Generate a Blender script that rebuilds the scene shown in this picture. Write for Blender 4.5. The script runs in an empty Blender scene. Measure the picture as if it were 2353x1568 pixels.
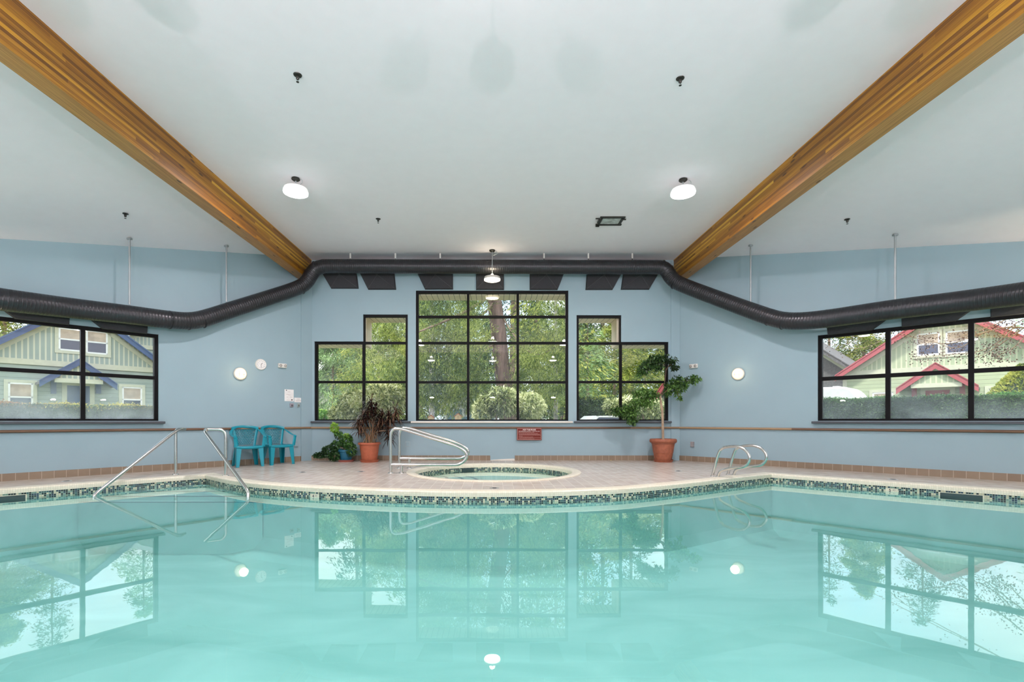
import bpy, bmesh, math, random
import numpy as np
from mathutils import Vector, Matrix
from mathutils.geometry import tessellate_polygon

SC = bpy.context.scene
COL = SC.collection
PI = math.pi

# ------------------------------------------------------------------ camera
F = 1120.0            # focal length in pixels of the 2353 px wide frame
CX, CY = 1132.0, 967.0
CAMZ = 0.95           # height of the lens above the pool deck
cam_d = bpy.data.cameras.new('camera')
cam = bpy.data.objects.new('camera', cam_d)
COL.objects.link(cam)
SC.camera = cam
cam_d.sensor_fit = 'HORIZONTAL'
cam_d.sensor_width = 36.0
cam_d.lens = 36.0 * F / 2353.0
cam_d.shift_x = (1176.5 - CX) / 2353.0
cam_d.shift_y = (CY - 784.0) / 2353.0
cam_d.clip_start = 0.05
cam_d.clip_end = 400
cam.location = (0, 0, CAMZ)
cam.rotation_euler = (PI / 2, 0, 0)

# ------------------------------------------------------------------ colour management
SC.view_settings.view_transform = 'Standard'
SC.view_settings.look = 'None'
SC.view_settings.gamma = 1.0
SC.view_settings.exposure = 0.09
SC.view_settings.use_curve_mapping = False
cy = SC.cycles
cy.use_denoising = True
try:
    cy.denoiser = 'OPENIMAGEDENOISE'
except Exception:
    pass
cy.max_bounces = 9
cy.diffuse_bounces = 5
cy.glossy_bounces = 4
cy.transmission_bounces = 4
cy.transparent_max_bounces = 16
cy.caustics_reflective = False
cy.caustics_refractive = False
cy.sample_clamp_indirect = 6.0
cy.use_adaptive_sampling = True
cy.adaptive_threshold = 0.02

# ------------------------------------------------------------------ sky: bright overcast with pale blue breaks
SKY = 2.3
world = bpy.data.worlds.new('overcast_sky')
SC.world = world
world.use_nodes = True
wt = world.node_tree
wt.nodes.clear()
wo = wt.nodes.new('ShaderNodeOutputWorld')
wb = wt.nodes.new('ShaderNodeBackground')
wc = wt.nodes.new('ShaderNodeTexCoord')
wn = wt.nodes.new('ShaderNodeTexNoise')
wn.inputs['Scale'].default_value = 3.0
wn.inputs['Detail'].default_value = 4.0
wr = wt.nodes.new('ShaderNodeValToRGB')
wr.color_ramp.elements[0].position = 0.38
wr.color_ramp.elements[0].color = (0.62, 0.78, 1.0, 1)
wr.color_ramp.elements[1].position = 0.6
wr.color_ramp.elements[1].color = (1, 1, 1, 1)
wt.links.new(wc.outputs['Generated'], wn.inputs['Vector'])
wt.links.new(wn.outputs['Fac'], wr.inputs['Fac'])
wt.links.new(wr.outputs['Color'], wb.inputs['Color'])
wb.inputs['Strength'].default_value = SKY
wt.links.new(wb.outputs['Background'], wo.inputs['Surface'])

# hazy sun, high and behind the building: it lights the trees, never the room
sun_d = bpy.data.lights.new('sun', 'SUN')
sun_d.energy = 4.8
sun_d.angle = math.radians(6)
sun_d.color = (1.0, 0.95, 0.86)
sun = bpy.data.objects.new('sun', sun_d)
COL.objects.link(sun)
sun.location = (0, -10, 30)
sun.rotation_euler = Vector((-0.25, -0.50, 1.05)).to_track_quat('Z', 'Y').to_euler()

LAMP_W = 34.0         # downward light of one ceiling lamp
LAMP_UP = 26.0        # what spills upward through its acrylic rim
CEIL_FILL = 495.0       # one unseen uplighter, added to brighten the ceiling


# ------------------------------------------------------------------ measuring helpers
def W(x, y, Y):
    """point at depth Y that the photograph shows at pixel x, y"""
    return Vector(((x - CX) / F * Y, Y, CAMZ + (CY - y) / F * Y))


class Frame:
    """a vertical plane: s runs to the viewer's right, z up, o outward (away from the pool)"""
    def __init__(self, p0, t, n):
        self.p0 = Vector((p0[0], p0[1], 0)); self.t = Vector((t[0], t[1], 0)).normalized(); self.n = Vector((n[0], n[1], 0)).normalized()

    def pt(self, s, z, o=0.0):
        p = self.p0 + self.t * s + self.n * o
        return Vector((p.x, p.y, z))

    def px(self, x, y, o=0.0):
        u = (x - CX) / F
        c = self.n.dot(self.p0) + o
        Y = c / (self.n.x * u + self.n.y)
        p = Vector((u * Y, Y, 0))
        return (p - self.p0).dot(self.t), CAMZ + (CY - y) / F * Y

    def shifted(self, o):
        p = self.p0 + self.n * o
        return Frame((p.x, p.y), self.t, self.n)


YC = 11.63
FC = Frame((0, YC), (1, 0), (0, 1))
FL = Frame((-4.33, YC), (.6397, .7686), (-.7686, .6397))
FR = Frame((4.45, YC), (.679, -.734), (.734, .679))
ZT = 4.78             # flat ceiling
BX = 4.54             # outer face of the beams


def ceil_z(x):
    if abs(x) <= BX:
        return ZT
    return ZT - (0.315 if x < 0 else 0.285) * (abs(x) - BX)


# ------------------------------------------------------------------ materials
MATS = {}


def nmat(name):
    m = bpy.data.materials.new(name)
    m.use_nodes = True
    m.node_tree.nodes.clear()
    return m, m.node_tree


def N(nt, typ, **kw):
    n = nt.nodes.new(typ)
    for k, v in kw.items():
        if k.startswith('in_'):
            key = k[3:].replace('_', ' ')
            n.inputs[int(key) if key.isdigit() else key].default_value = v
        else:
            setattr(n, k, v)
    return n


def math_n(nt, op, a, b=None, c=None):
    n = nt.nodes.new('ShaderNodeMath')
    n.operation = op
    for i, v in enumerate((a, b, c)):
        if v is None:
            continue
        if isinstance(v, (int, float)):
            n.inputs[i].default_value = v
        else:
            nt.links.new(v, n.inputs[i])
    return n.outputs[0]


def ramp(nt, fac, stops, interp='LINEAR'):
    r = nt.nodes.new('ShaderNodeValToRGB')
    r.color_ramp.interpolation = interp
    e = r.color_ramp.elements
    while len(e) > 1:
        e.remove(e[-1])
    e[0].position = stops[0][0]
    e[0].color = (*stops[0][1], 1)
    for p, c in stops[1:]:
        k = e.new(p)
        k.color = (*c, 1)
    nt.links.new(fac, r.inputs['Fac'])
    return r.outputs['Color']


def mixc(nt, fac, a, b):
    m = nt.nodes.new('ShaderNodeMix')
    m.data_type = 'RGBA'
    for sock, v in ((m.inputs['Factor'], fac), (m.inputs[6], a), (m.inputs[7], b)):
        if isinstance(v, (int, float)):
            sock.default_value = v
        elif isinstance(v, tuple):
            sock.default_value = (*v, 1)
        else:
            nt.links.new(v, sock)
    return m.outputs[2]


def mat(name, color, rough=0.6, metal=0.0, noise=0.06, scale=6.0, bump=0.0, bscale=60.0, emit=None, estr=0.0, spec=0.5, trans=0.0):
    if name in MATS:
        return MATS[name]
    m, nt = nmat(name)
    out = N(nt, 'ShaderNodeOutputMaterial')
    p = N(nt, 'ShaderNodeBsdfPrincipled')
    nt.links.new(p.outputs[0], out.inputs['Surface'])
    tc = N(nt, 'ShaderNodeTexCoord')
    nz = N(nt, 'ShaderNodeTexNoise', in_Scale=scale, in_Detail=4.0)
    nt.links.new(tc.outputs['Object'], nz.inputs['Vector'])
    lo = tuple(max(0, c * (1 - noise)) for c in color)
    hi = tuple(min(1, c * (1 + noise)) for c in color)
    col = ramp(nt, nz.outputs['Fac'], [(0.3, lo), (0.7, hi)])
    nt.links.new(col, p.inputs['Base Color'])
    p.inputs['Roughness'].default_value = rough
    p.inputs['Metallic'].default_value = metal
    p.inputs['Specular IOR Level'].default_value = spec
    if bump:
        nb = N(nt, 'ShaderNodeTexNoise', in_Scale=bscale, in_Detail=3.0)
        nt.links.new(tc.outputs['Object'], nb.inputs['Vector'])
        b = N(nt, 'ShaderNodeBump', in_Strength=bump, in_Distance=0.01)
        nt.links.new(nb.outputs['Fac'], b.inputs['Height'])
        nt.links.new(b.outputs[0], p.inputs['Normal'])
    if emit:
        p.inputs['Emission Color'].default_value = (*emit, 1)
        p.inputs['Emission Strength'].default_value = estr
    MATS[name] = m
    return m


def wood_mat(name, cols, lam=0.038, rough=0.45):
    """glulam: laminations across UV v, grain along UV u"""
    m, nt = nmat(name)
    out = N(nt, 'ShaderNodeOutputMaterial')
    p = N(nt, 'ShaderNodeBsdfPrincipled', in_Roughness=rough)
    nt.links.new(p.outputs[0], out.inputs['Surface'])
    uv = N(nt, 'ShaderNodeUVMap')
    sp = N(nt, 'ShaderNodeSeparateXYZ')
    nt.links.new(uv.outputs[0], sp.inputs[0])
    row = math_n(nt, 'FLOOR', math_n(nt, 'DIVIDE', sp.outputs[1], lam))
    w0 = N(nt, 'ShaderNodeTexWhiteNoise', noise_dimensions='1D')
    nt.links.new(row, w0.inputs['W'])
    seg = math_n(nt, 'FLOOR', math_n(nt, 'ADD', math_n(nt, 'DIVIDE', sp.outputs[0], 2.6), math_n(nt, 'MULTIPLY', w0.outputs[0], 7.0)))
    cb = N(nt, 'ShaderNodeCombineXYZ')
    nt.links.new(row, cb.inputs[0]); nt.links.new(seg, cb.inputs[1])
    w = N(nt, 'ShaderNodeTexWhiteNoise', noise_dimensions='2D')
    nt.links.new(cb.outputs[0], w.inputs['Vector'])
    st = N(nt, 'ShaderNodeCombineXYZ')
    nt.links.new(math_n(nt, 'MULTIPLY', sp.outputs[0], 1.2), st.inputs[0])
    nt.links.new(math_n(nt, 'MULTIPLY', sp.outputs[1], 90.0), st.inputs[1])
    nt.links.new(math_n(nt, 'MULTIPLY', w.outputs[0], 30.0), st.inputs[2])
    g = N(nt, 'ShaderNodeTexNoise', in_Scale=1.6, in_Detail=5.0)
    nt.links.new(st.outputs[0], g.inputs['Vector'])
    base = ramp(nt, w.outputs[0], [(0.0, cols[0]), (0.45, cols[1]), (0.8, cols[2]), (1.0, cols[3])])
    grain = ramp(nt, g.outputs['Fac'], [(0.35, (0.62, 0.55, 0.5)), (0.65, (1.12, 1.12, 1.1))])
    mm = N(nt, 'ShaderNodeMix', data_type='RGBA', blend_type='MULTIPLY')
    mm.inputs['Factor'].default_value = 1.0
    nt.links.new(base, mm.inputs[6]); nt.links.new(grain, mm.inputs[7])
    # knots
    kc = N(nt, 'ShaderNodeCombineXYZ')
    nt.links.new(math_n(nt, 'MULTIPLY', sp.outputs[0], 2.2), kc.inputs[0])
    nt.links.new(math_n(nt, 'MULTIPLY', sp.outputs[1], 9.0), kc.inputs[1])
    vo = N(nt, 'ShaderNodeTexVoronoi', in_Scale=1.0)
    nt.links.new(kc.outputs[0], vo.inputs['Vector'])
    kn = ramp(nt, vo.outputs['Distance'], [(0.09, (1, 1, 1)), (0.16, (0, 0, 0))])
    fin = mixc(nt, kn, mm.outputs[2], (0.07, 0.025, 0.008))
    nt.links.new(fin, p.inputs['Base Color'])
    return m


def grid_nodes(nt, su, sv, line, offu=0.0, offv=0.0, src='UV'):
    """returns (is_joint 0..1, cell x, cell y, u, v)"""
    if src == 'UV':
        uv = N(nt, 'ShaderNodeUVMap').outputs[0]
    else:
        uv = N(nt, 'ShaderNodeTexCoord').outputs['Object']
    sp = N(nt, 'ShaderNodeSeparateXYZ')
    nt.links.new(uv, sp.inputs[0])
    u = math_n(nt, 'DIVIDE', math_n(nt, 'ADD', sp.outputs[0], offu), su)
    v = math_n(nt, 'DIVIDE', math_n(nt, 'ADD', sp.outputs[1], offv), sv)
    fu = math_n(nt, 'FRACT', u); fv = math_n(nt, 'FRACT', v)
    ju = math_n(nt, 'LESS_THAN', fu, line / su)
    jv = math_n(nt, 'LESS_THAN', fv, line / sv)
    return math_n(nt, 'MAXIMUM', ju, jv), math_n(nt, 'FLOOR', u), math_n(nt, 'FLOOR', v), fu, fv


def tile_mat(name, su, sv, line, c_lo, c_hi, grout, rough=0.35, src='UV', offu=0.0, offv=0.0, streak=0.0, spec=0.5, grout_rough=0.7):
    m, nt = nmat(name)
    out = N(nt, 'ShaderNodeOutputMaterial')
    p = N(nt, 'ShaderNodeBsdfPrincipled')
    p.inputs['Specular IOR Level'].default_value = spec
    nt.links.new(p.outputs[0], out.inputs['Surface'])
    j, cx_, cy_, fu, fv = grid_nodes(nt, su, sv, line, offu, offv, src)
    cb = N(nt, 'ShaderNodeCombineXYZ')
    nt.links.new(cx_, cb.inputs[0]); nt.links.new(cy_, cb.inputs[1])
    w = N(nt, 'ShaderNodeTexWhiteNoise', noise_dimensions='2D')
    nt.links.new(cb.outputs[0], w.inputs['Vector'])
    fac = w.outputs[0]
    if streak:
        tc = N(nt, 'ShaderNodeTexCoord')
        nz = N(nt, 'ShaderNodeTexNoise', in_Scale=streak, in_Detail=5.0)
        nt.links.new(tc.outputs['Object'], nz.inputs['Vector'])
        fac = math_n(nt, 'MULTIPLY_ADD', fac, 0.4, math_n(nt, 'MULTIPLY', nz.outputs['Fac'], 0.6))
    c = ramp(nt, fac, [(0.15, c_lo), (0.85, c_hi)])
    nt.links.new(mixc(nt, j, c, grout), p.inputs['Base Color'])
    nt.links.new(math_n(nt, 'MULTIPLY_ADD', j, grout_rough - rough, rough), p.inputs['Roughness'])
    b = N(nt, 'ShaderNodeBump', in_Strength=0.25, in_Distance=0.004, invert=True)
    nt.links.new(j, b.inputs['Height'])
    nt.links.new(b.outputs[0], p.inputs['Normal'])
    MATS[name] = m
    return m


def mosaic_mat(name, zoff):
    m, nt = nmat(name)
    out = N(nt, 'ShaderNodeOutputMaterial')
    p = N(nt, 'ShaderNodeBsdfPrincipled', in_Roughness=0.18)
    nt.links.new(p.outputs[0], out.inputs['Surface'])
    j, cx_, cy_, fu, fv = grid_nodes(nt, .0262, .0262, .0042, 0.0, zoff)
    cb = N(nt, 'ShaderNodeCombineXYZ')
    nt.links.new(cx_, cb.inputs[0]); nt.links.new(cy_, cb.inputs[1])
    w = N(nt, 'ShaderNodeTexWhiteNoise', noise_dimensions='2D')
    nt.links.new(cb.outputs[0], w.inputs['Vector'])
    c = ramp(nt, w.outputs[0], [(0.0, (0.010, 0.016, 0.020)), (0.33, (0.014, 0.035, 0.075)), (0.50, (0.03, 0.10, 0.11)),
                                (0.60, (0.20, 0.31, 0.25)), (0.75, (0.66, 0.60, 0.42))], 'CONSTANT')
    nt.links.new(mixc(nt, j, c, (0.34, 0.43, 0.36)), p.inputs['Base Color'])
    return m


def foliage_mat(name, lo, mid, hi, trans=0.35, rough=0.5):
    m, nt = nmat(name)
    out = N(nt, 'ShaderNodeOutputMaterial')
    g = N(nt, 'ShaderNodeNewGeometry')
    tc = N(nt, 'ShaderNodeTexCoord')
    nz = N(nt, 'ShaderNodeTexNoise', in_Scale=0.85, in_Detail=4.0)
    nt.links.new(tc.outputs['Object'], nz.inputs['Vector'])
    f = math_n(nt, 'MULTIPLY_ADD', g.outputs['Random Per Island'], 0.6, math_n(nt, 'MULTIPLY_ADD', nz.outputs['Fac'], 2.0, -0.8))
    c = ramp(nt, f, [(0.22, lo), (0.5, mid), (0.82, hi)])
    p = N(nt, 'ShaderNodeBsdfPrincipled', in_Roughness=rough)
    nt.links.new(c, p.inputs['Base Color'])
    t = N(nt, 'ShaderNodeBsdfTranslucent')
    nt.links.new(c, t.inputs['Color'])
    mx = N(nt, 'ShaderNodeMixShader', in_0=trans)
    nt.links.new(p.outputs[0], mx.inputs[1]); nt.links.new(t.outputs[0], mx.inputs[2])
    nt.links.new(mx.outputs[0], out.inputs['Surface'])
    return m


def schlick(nt, f0):
    lw = N(nt, 'ShaderNodeLayerWeight', in_Blend=0.5)
    pw = math_n(nt, 'POWER', lw.outputs['Facing'], 5.0)
    return math_n(nt, 'MULTIPLY_ADD', pw, 1 - f0, f0), lw


def water_mat(name, tint, ripple):
    m, nt = nmat(name)
    out = N(nt, 'ShaderNodeOutputMaterial')
    fac, lw = schlick(nt, 0.025)
    tr = N(nt, 'ShaderNodeBsdfTransparent', in_Color=(*tint, 1))
    gl = N(nt, 'ShaderNodeBsdfGlossy', in_Roughness=0.012)
    gl.inputs['Color'].default_value = (0.93, 1.0, 1.0, 1)
    tc = N(nt, 'ShaderNodeTexCoord')
    nz = N(nt, 'ShaderNodeTexNoise', in_Scale=2.2, in_Detail=2.0)
    nt.links.new(tc.outputs['Object'], nz.inputs['Vector'])
    b = N(nt, 'ShaderNodeBump', in_Strength=ripple, in_Distance=0.01)
    nt.links.new(nz.outputs['Fac'], b.inputs['Height'])
    nt.links.new(b.outputs[0], gl.inputs['Normal'])
    mx = N(nt, 'ShaderNodeMixShader')
    nt.links.new(fac, mx.inputs[0])
    nt.links.new(tr.outputs[0], mx.inputs[1]); nt.links.new(gl.outputs[0], mx.inputs[2])
    nt.links.new(mx.outputs[0], out.inputs['Surface'])
    return m


def glass_mat(name, haze_z0=None, haze_z1=None, f0=0.03, haze=0.13):
    """window glass; a film of dried spray near the bottom of the pane"""
    m, nt = nmat(name)
    out = N(nt, 'ShaderNodeOutputMaterial')
    fac, lw = schlick(nt, f0)
    tr = N(nt, 'ShaderNodeBsdfTransparent', in_Color=(0.97, 0.985, 0.975, 1))
    gl = N(nt, 'ShaderNodeBsdfGlossy', in_Roughness=0.0)
    mx = N(nt, 'ShaderNodeMixShader')
    nt.links.new(fac, mx.inputs[0])
    nt.links.new(tr.outputs[0], mx.inputs[1]); nt.links.new(gl.outputs[0], mx.inputs[2])
    last = mx.outputs[0]
    if haze_z0 is not None:
        tc = N(nt, 'ShaderNodeTexCoord')
        sp = N(nt, 'ShaderNodeSeparateXYZ')
        nt.links.new(tc.outputs['Object'], sp.inputs[0])
        mr = N(nt, 'ShaderNodeMapRange')
        mr.inputs['From Min'].default_value = haze_z0
        mr.inputs['From Max'].default_value = haze_z1
        mr.inputs['To Min'].default_value = haze
        mr.inputs['To Max'].default_value = 0.0
        nt.links.new(sp.outputs[2], mr.inputs['Value'])
        nz = N(nt, 'ShaderNodeTexNoise', in_Scale=2.5, in_Detail=6.0)
        nt.links.new(tc.outputs['Object'], nz.inputs['Vector'])
        hf = math_n(nt, 'MULTIPLY', mr.outputs[0], math_n(nt, 'POWER', nz.outputs['Fac'], 1.2))
        df = N(nt, 'ShaderNodeBsdfTranslucent', in_Color=(0.75, 0.8, 0.85, 1))
        m2 = N(nt, 'ShaderNodeMixShader')
        nt.links.new(hf, m2.inputs[0])
        nt.links.new(last, m2.inputs[1]); nt.links.new(df.outputs[0], m2.inputs[2])
        last = m2.outputs[0]
    nt.links.new(last, out.inputs['Surface'])
    return m


def duct_mat():
    m, nt = nmat('duct_charcoal')
    out = N(nt, 'ShaderNodeOutputMaterial')
    p = N(nt, 'ShaderNodeBsdfPrincipled', in_Roughness=0.33, in_Metallic=0.35)
    p.inputs['Base Color'].default_value = (0.030, 0.031, 0.035, 1)
    uv = N(nt, 'ShaderNodeUVMap')
    sp = N(nt, 'ShaderNodeSeparateXYZ')
    nt.links.new(uv.outputs[0], sp.inputs[0])
    w = math_n(nt, 'FRACT', math_n(nt, 'ADD', math_n(nt, 'DIVIDE', sp.outputs[0], 0.048), sp.outputs[1]))
    r = math_n(nt, 'SINE', math_n(nt, 'MULTIPLY', w, 2 * PI))
    rr = math_n(nt, 'POWER', math_n(nt, 'MAXIMUM', r, 0.0), 3.0)
    b = N(nt, 'ShaderNodeBump', in_Strength=0.38, in_Distance=0.010)
    nt.links.new(rr, b.inputs['Height'])
    nt.links.new(b.outputs[0], p.inputs['Normal'])
    nt.links.new(p.outputs[0], out.inputs['Surface'])
    return m


def board_mat(name, base, line, pitch, wid, axis=0, rough=0.6):
    """boards or battens from UV: axis 0 -> vertical strips, 1 -> horizontal laps"""
    m, nt = nmat(name)
    out = N(nt, 'ShaderNodeOutputMaterial')
    p = N(nt, 'ShaderNodeBsdfPrincipled', in_Roughness=rough)
    nt.links.new(p.outputs[0], out.inputs['Surface'])
    uv = N(nt, 'ShaderNodeUVMap')
    sp = N(nt, 'ShaderNodeSeparateXYZ')
    nt.links.new(uv.outputs[0], sp.inputs[0])
    f = math_n(nt, 'FRACT', math_n(nt, 'DIVIDE', sp.outputs[axis], pitch))
    j = math_n(nt, 'LESS_THAN', f, wid / pitch)
    tc = N(nt, 'ShaderNodeTexCoord')
    nz = N(nt, 'ShaderNodeTexNoise', in_Scale=2.0, in_Detail=4.0)
    nt.links.new(tc.outputs['Object'], nz.inputs['Vector'])
    c = ramp(nt, nz.outputs['Fac'], [(0.3, tuple(v * 0.94 for v in base)), (0.7, tuple(min(1, v * 1.05) for v in base))])
    nt.links.new(mixc(nt, j, c, line), p.inputs['Base Color'])
    return m


# ------------------------------------------------------------------ mesh building
class MB:
    def __init__(self):
        self.v = []; self.f = []; self.uv = []

    def add(self, verts, faces, uvs=None):
        b = len(self.v)
        self.v += [tuple(v) for v in verts]
        for i, fc in enumerate(faces):
            self.f.append(tuple(b + k for k in fc))
            self.uv.append(uvs[i] if uvs else [(0.0, 0.0)] * len(fc))
        return self

    def box(self, c, size, rot=None):
        x, y, z = (s / 2 for s in size)
        pts = [Vector((sx * x, sy * y, sz * z)) for sz in (-1, 1) for sy in (-1, 1) for sx in (-1, 1)]
        if rot is not None:
            pts = [rot @ p for p in pts]
        pts = [p + Vector(c) for p in pts]
        fs = [(0, 2, 3, 1), (4, 5, 7, 6), (0, 1, 5, 4), (2, 6, 7, 3), (0, 4, 6, 2), (1, 3, 7, 5)]
        sz = Vector(size)
        self.add(pts, fs, [[(0, 0), (0, sz.y), (sz.x, sz.y), (sz.x, 0)], [(0, 0), (sz.x, 0), (sz.x, sz.y), (0, sz.y)],
                           [(0, 0), (sz.x, 0), (sz.x, sz.z), (0, sz.z)], [(0, 0), (0, sz.z), (sz.x, sz.z), (sz.x, 0)],
                           [(0, 0), (0, sz.z), (sz.y, sz.z), (sz.y, 0)], [(0, 0), (sz.y, 0), (sz.y, sz.z), (0, sz.z)]])
        return self

    def fprism(self, fr, poly, o0, o1):
        """polygon in (s, z) extruded from offset o0 to o1 in frame fr"""
        n = len(poly)
        vs = [fr.pt(s, z, o0) for s, z in poly] + [fr.pt(s, z, o1) for s, z in poly]
        fs = [tuple(range(n)), tuple(range(2 * n - 1, n - 1, -1))]
        uv = [[(s, z) for s, z in poly], [(s, z) for s, z in reversed(poly)]]
        for i in range(n):
            k = (i + 1) % n
            fs.append((k, i, n + i, n + k))
            (s0, z0), (s1, z1) = poly[i], poly[k]
            if abs(s1 - s0) > abs(z1 - z0):
                uv.append([(s1, o0), (s0, o0), (s0, o1), (s1, o1)])
            else:
                uv.append([(o0, z1), (o0, z0), (o1, z0), (o1, z1)])
        return self.add(vs, fs, uv)

    def fbox(self, fr, s0, s1, z0, z1, o0, o1):
        return self.fprism(fr, [(s0, z0), (s1, z0), (s1, z1), (s0, z1)], o0, o1)

    def tube(self, path, r, seg=10, caps=True, closed=False, flat=None, up=None):
        """round tube; r number or list; flat=(ry) makes the section an ellipse measured against `up`"""
        path = [Vector(p) for p in path]
        n = len(path)
        rs = r if isinstance(r, (list, tuple)) else [r] * n
        tang = []
        for i in range(n):
            a = path[(i - 1) % n] if (closed or i > 0) else path[i]
            b = path[(i + 1) % n] if (closed or i < n - 1) else path[i]
            t = (b - a)
            tang.append(t.normalized() if t.length > 1e-9 else Vector((0, 0, 1)))
        ref = Vector(up) if up else (Vector((0, 0, 1)) if abs(tang[0].z) < 0.9 else Vector((1, 0, 0)))
        nrm = (ref - tang[0] * ref.dot(tang[0])).normalized()
        vs = []; L = 0.0; Ls = []
        for i in range(n):
            if i:
                L += (path[i] - path[i - 1]).length
                if up:
                    nrm = (ref - tang[i] * ref.dot(tang[i]))
                    nrm = nrm.normalized() if nrm.length > 1e-4 else pn
                else:
                    nrm = (nrm - tang[i] * nrm.dot(tang[i])).normalized()
            pn = nrm
            Ls.append(L)
            bn = tang[i].cross(nrm)
            for k in range(seg):
                a = 2 * PI * k / seg
                rn = flat if flat else rs[i]
                vs.append(path[i] + nrm * (math.cos(a) * rn) + bn * (math.sin(a) * rs[i]))
        fs = []; uv = []
        m = n if closed else n - 1
        for i in range(m):
            j = (i + 1) % n
            for k in range(seg):
                l = (k + 1) % seg
                fs.append((i * seg + k, i * seg + l, j * seg + l, j * seg + k))
                La = Ls[i]; Lb = Ls[j] if j else L + (path[0] - path[-1]).length
                uv.append([(La, k / seg), (La, (k + 1) / seg), (Lb, (k + 1) / seg), (Lb, k / seg)])
        if caps and not closed:
            fs.append(tuple(range(seg - 1, -1, -1))); uv.append([(0, 0)] * seg)
            fs.append(tuple((n - 1) * seg + k for k in range(seg))); uv.append([(0, 0)] * seg)
        return self.add(vs, fs, uv)

    def lathe(self, prof, c, seg=32, axis=None):
        """profile [(r, h)] about an axis (default +z) from point c"""
        c = Vector(c)
        ax = Vector(axis).normalized() if axis else Vector((0, 0, 1))
        q = Vector((0, 0, 1)).rotation_difference(ax)
        vs = []; fs = []
        rings = []
        for r, h in prof:
            if r < 1e-6:
                rings.append([len(vs)])
                vs.append(c + q @ Vector((0, 0, h)))
            else:
                ids = []
                for k in range(seg):
                    a = 2 * PI * k / seg
                    ids.append(len(vs))
                    vs.append(c + q @ Vector((r * math.cos(a), r * math.sin(a), h)))
                rings.append(ids)
        for a, b in zip(rings, rings[1:]):
            if len(a) == 1 and len(b) == 1:
                continue
            for k in range(seg):
                l = (k + 1) % seg
                if len(a) == 1:
                    fs.append((a[0], b[k], b[l]))
                elif len(b) == 1:
                    fs.append((a[k], a[l], b[0]))
                else:
                    fs.append((a[k], a[l], b[l], b[k]))
        return self.add(vs, fs)

    def sweep(self, pts, prof, closed=True):
        """profile [(offset to the left of travel, z)] carried along a plan polyline with mitred corners; uv = (length, girth)"""
        P = [Vector((p[0], p[1])) for p in pts]
        n = len(P)
        offs = []
        for i in range(n):
            a = P[i] - P[(i - 1) % n] if (closed or i > 0) else P[1] - P[0]
            b = P[(i + 1) % n] - P[i] if (closed or i < n - 1) else P[-1] - P[-2]
            na = Vector((-a.y, a.x)).normalized(); nb = Vector((-b.y, b.x)).normalized()
            m = (na + nb)
            m = m.normalized() if m.length > 1e-6 else na
            offs.append(m / max(0.35, m.dot(na)))
        Ls = [0.0]
        for i in range(1, n + 1):
            Ls.append(Ls[-1] + (P[i % n] - P[i - 1]).length)
        gs = [0.0]
        for (o0, z0), (o1, z1) in zip(prof, prof[1:]):
            gs.append(gs[-1] + math.hypot(o1 - o0, z1 - z0))
        k = len(prof)
        vs = []
        for i in range(n):
            for o, z in prof:
                q = P[i] + offs[i] * o
                vs.append((q.x, q.y, z))
        fs = []; uv = []
        for i in range(n if closed else n - 1):
            j = (i + 1) % n
            for q in range(k - 1):
                fs.append((i * k + q, j * k + q, j * k + q + 1, i * k + q + 1))
                uv.append([(Ls[i], -gs[q]), (Ls[i + 1], -gs[q]), (Ls[i + 1], -gs[q + 1]), (Ls[i], -gs[q + 1])])
        return self.add(vs, fs, uv)

    def poly(self, loops, z):
        """flat face set with holes at height z"""
        tri = tessellate_polygon([[Vector((p[0], p[1], 0)) for p in lp] for lp in loops])
        flat = [p for lp in loops for p in lp]
        vs = [(p[0], p[1], z) for p in flat]
        fs = []
        for t in tri:
            a, b, c = (Vector((flat[i][0], flat[i][1])) for i in t)
            cr = (b - a).cross(c - a)
            if abs(cr) < 1e-9:
                continue
            fs.append(tuple(t) if cr > 0 else (t[0], t[2], t[1]))
        return self.add(vs, fs, [[(flat[i][0], flat[i][1]) for i in f] for f in fs])


def fix_parent(o, parent, world):
    o.parent = parent
    if world and parent.parent is None:
        o.matrix_parent_inverse = parent.matrix_basis.inverted()


def build(name, mb, m, parent=None, world=True, smooth=False, recalc=True, bevel=0.0):
    me = bpy.data.meshes.new(name)
    me.from_pydata([tuple(v) for v in mb.v], [], mb.f)
    uvl = me.uv_layers.new(name='UVMap')
    flat = [c for f in mb.uv for p in f for c in p]
    if len(flat) == 2 * len(uvl.data):
        uvl.data.foreach_set('uv', flat)
    if recalc:
        bm = bmesh.new(); bm.from_mesh(me)
        bmesh.ops.recalc_face_normals(bm, faces=bm.faces)
        bm.to_mesh(me); bm.free()
    if smooth:
        me.shade_smooth()
        try:
            me.set_sharp_from_angle(angle=math.radians(40))
        except Exception:
            pass
    me.materials.append(m)
    o = bpy.data.objects.new(name, me)
    COL.objects.link(o)
    if bevel:
        md = o.modifiers.new('bevel', 'BEVEL'); md.width = bevel; md.segments = 2; md.limit_method = 'ANGLE'
    if parent is not None:
        fix_parent(o, parent, world)
    return o


def thing(name, label, cat, loc=(0, 0, 0), rotz=0.0, group=None):
    o = bpy.data.objects.new(name, None)
    COL.objects.link(o)
    o.location = loc; o.rotation_euler = (0, 0, rotz)
    o.empty_display_size = 0.1
    o['label'] = label; o['category'] = cat
    if group:
        o['group'] = group
    return o


def tag(o, label, cat, group=None, kind=None):
    o['label'] = label; o['category'] = cat
    if group:
        o['group'] = group
    if kind:
        o['kind'] = kind
    return o


def struct(o):
    o['kind'] = 'structure'
    return o


def copy_tree(o, parent=None):
    c = o.copy(); COL.objects.link(c)
    if parent is not None:
        c.parent = parent
    for ch in list(o.children):
        copy_tree(ch, c)
    return c


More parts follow.
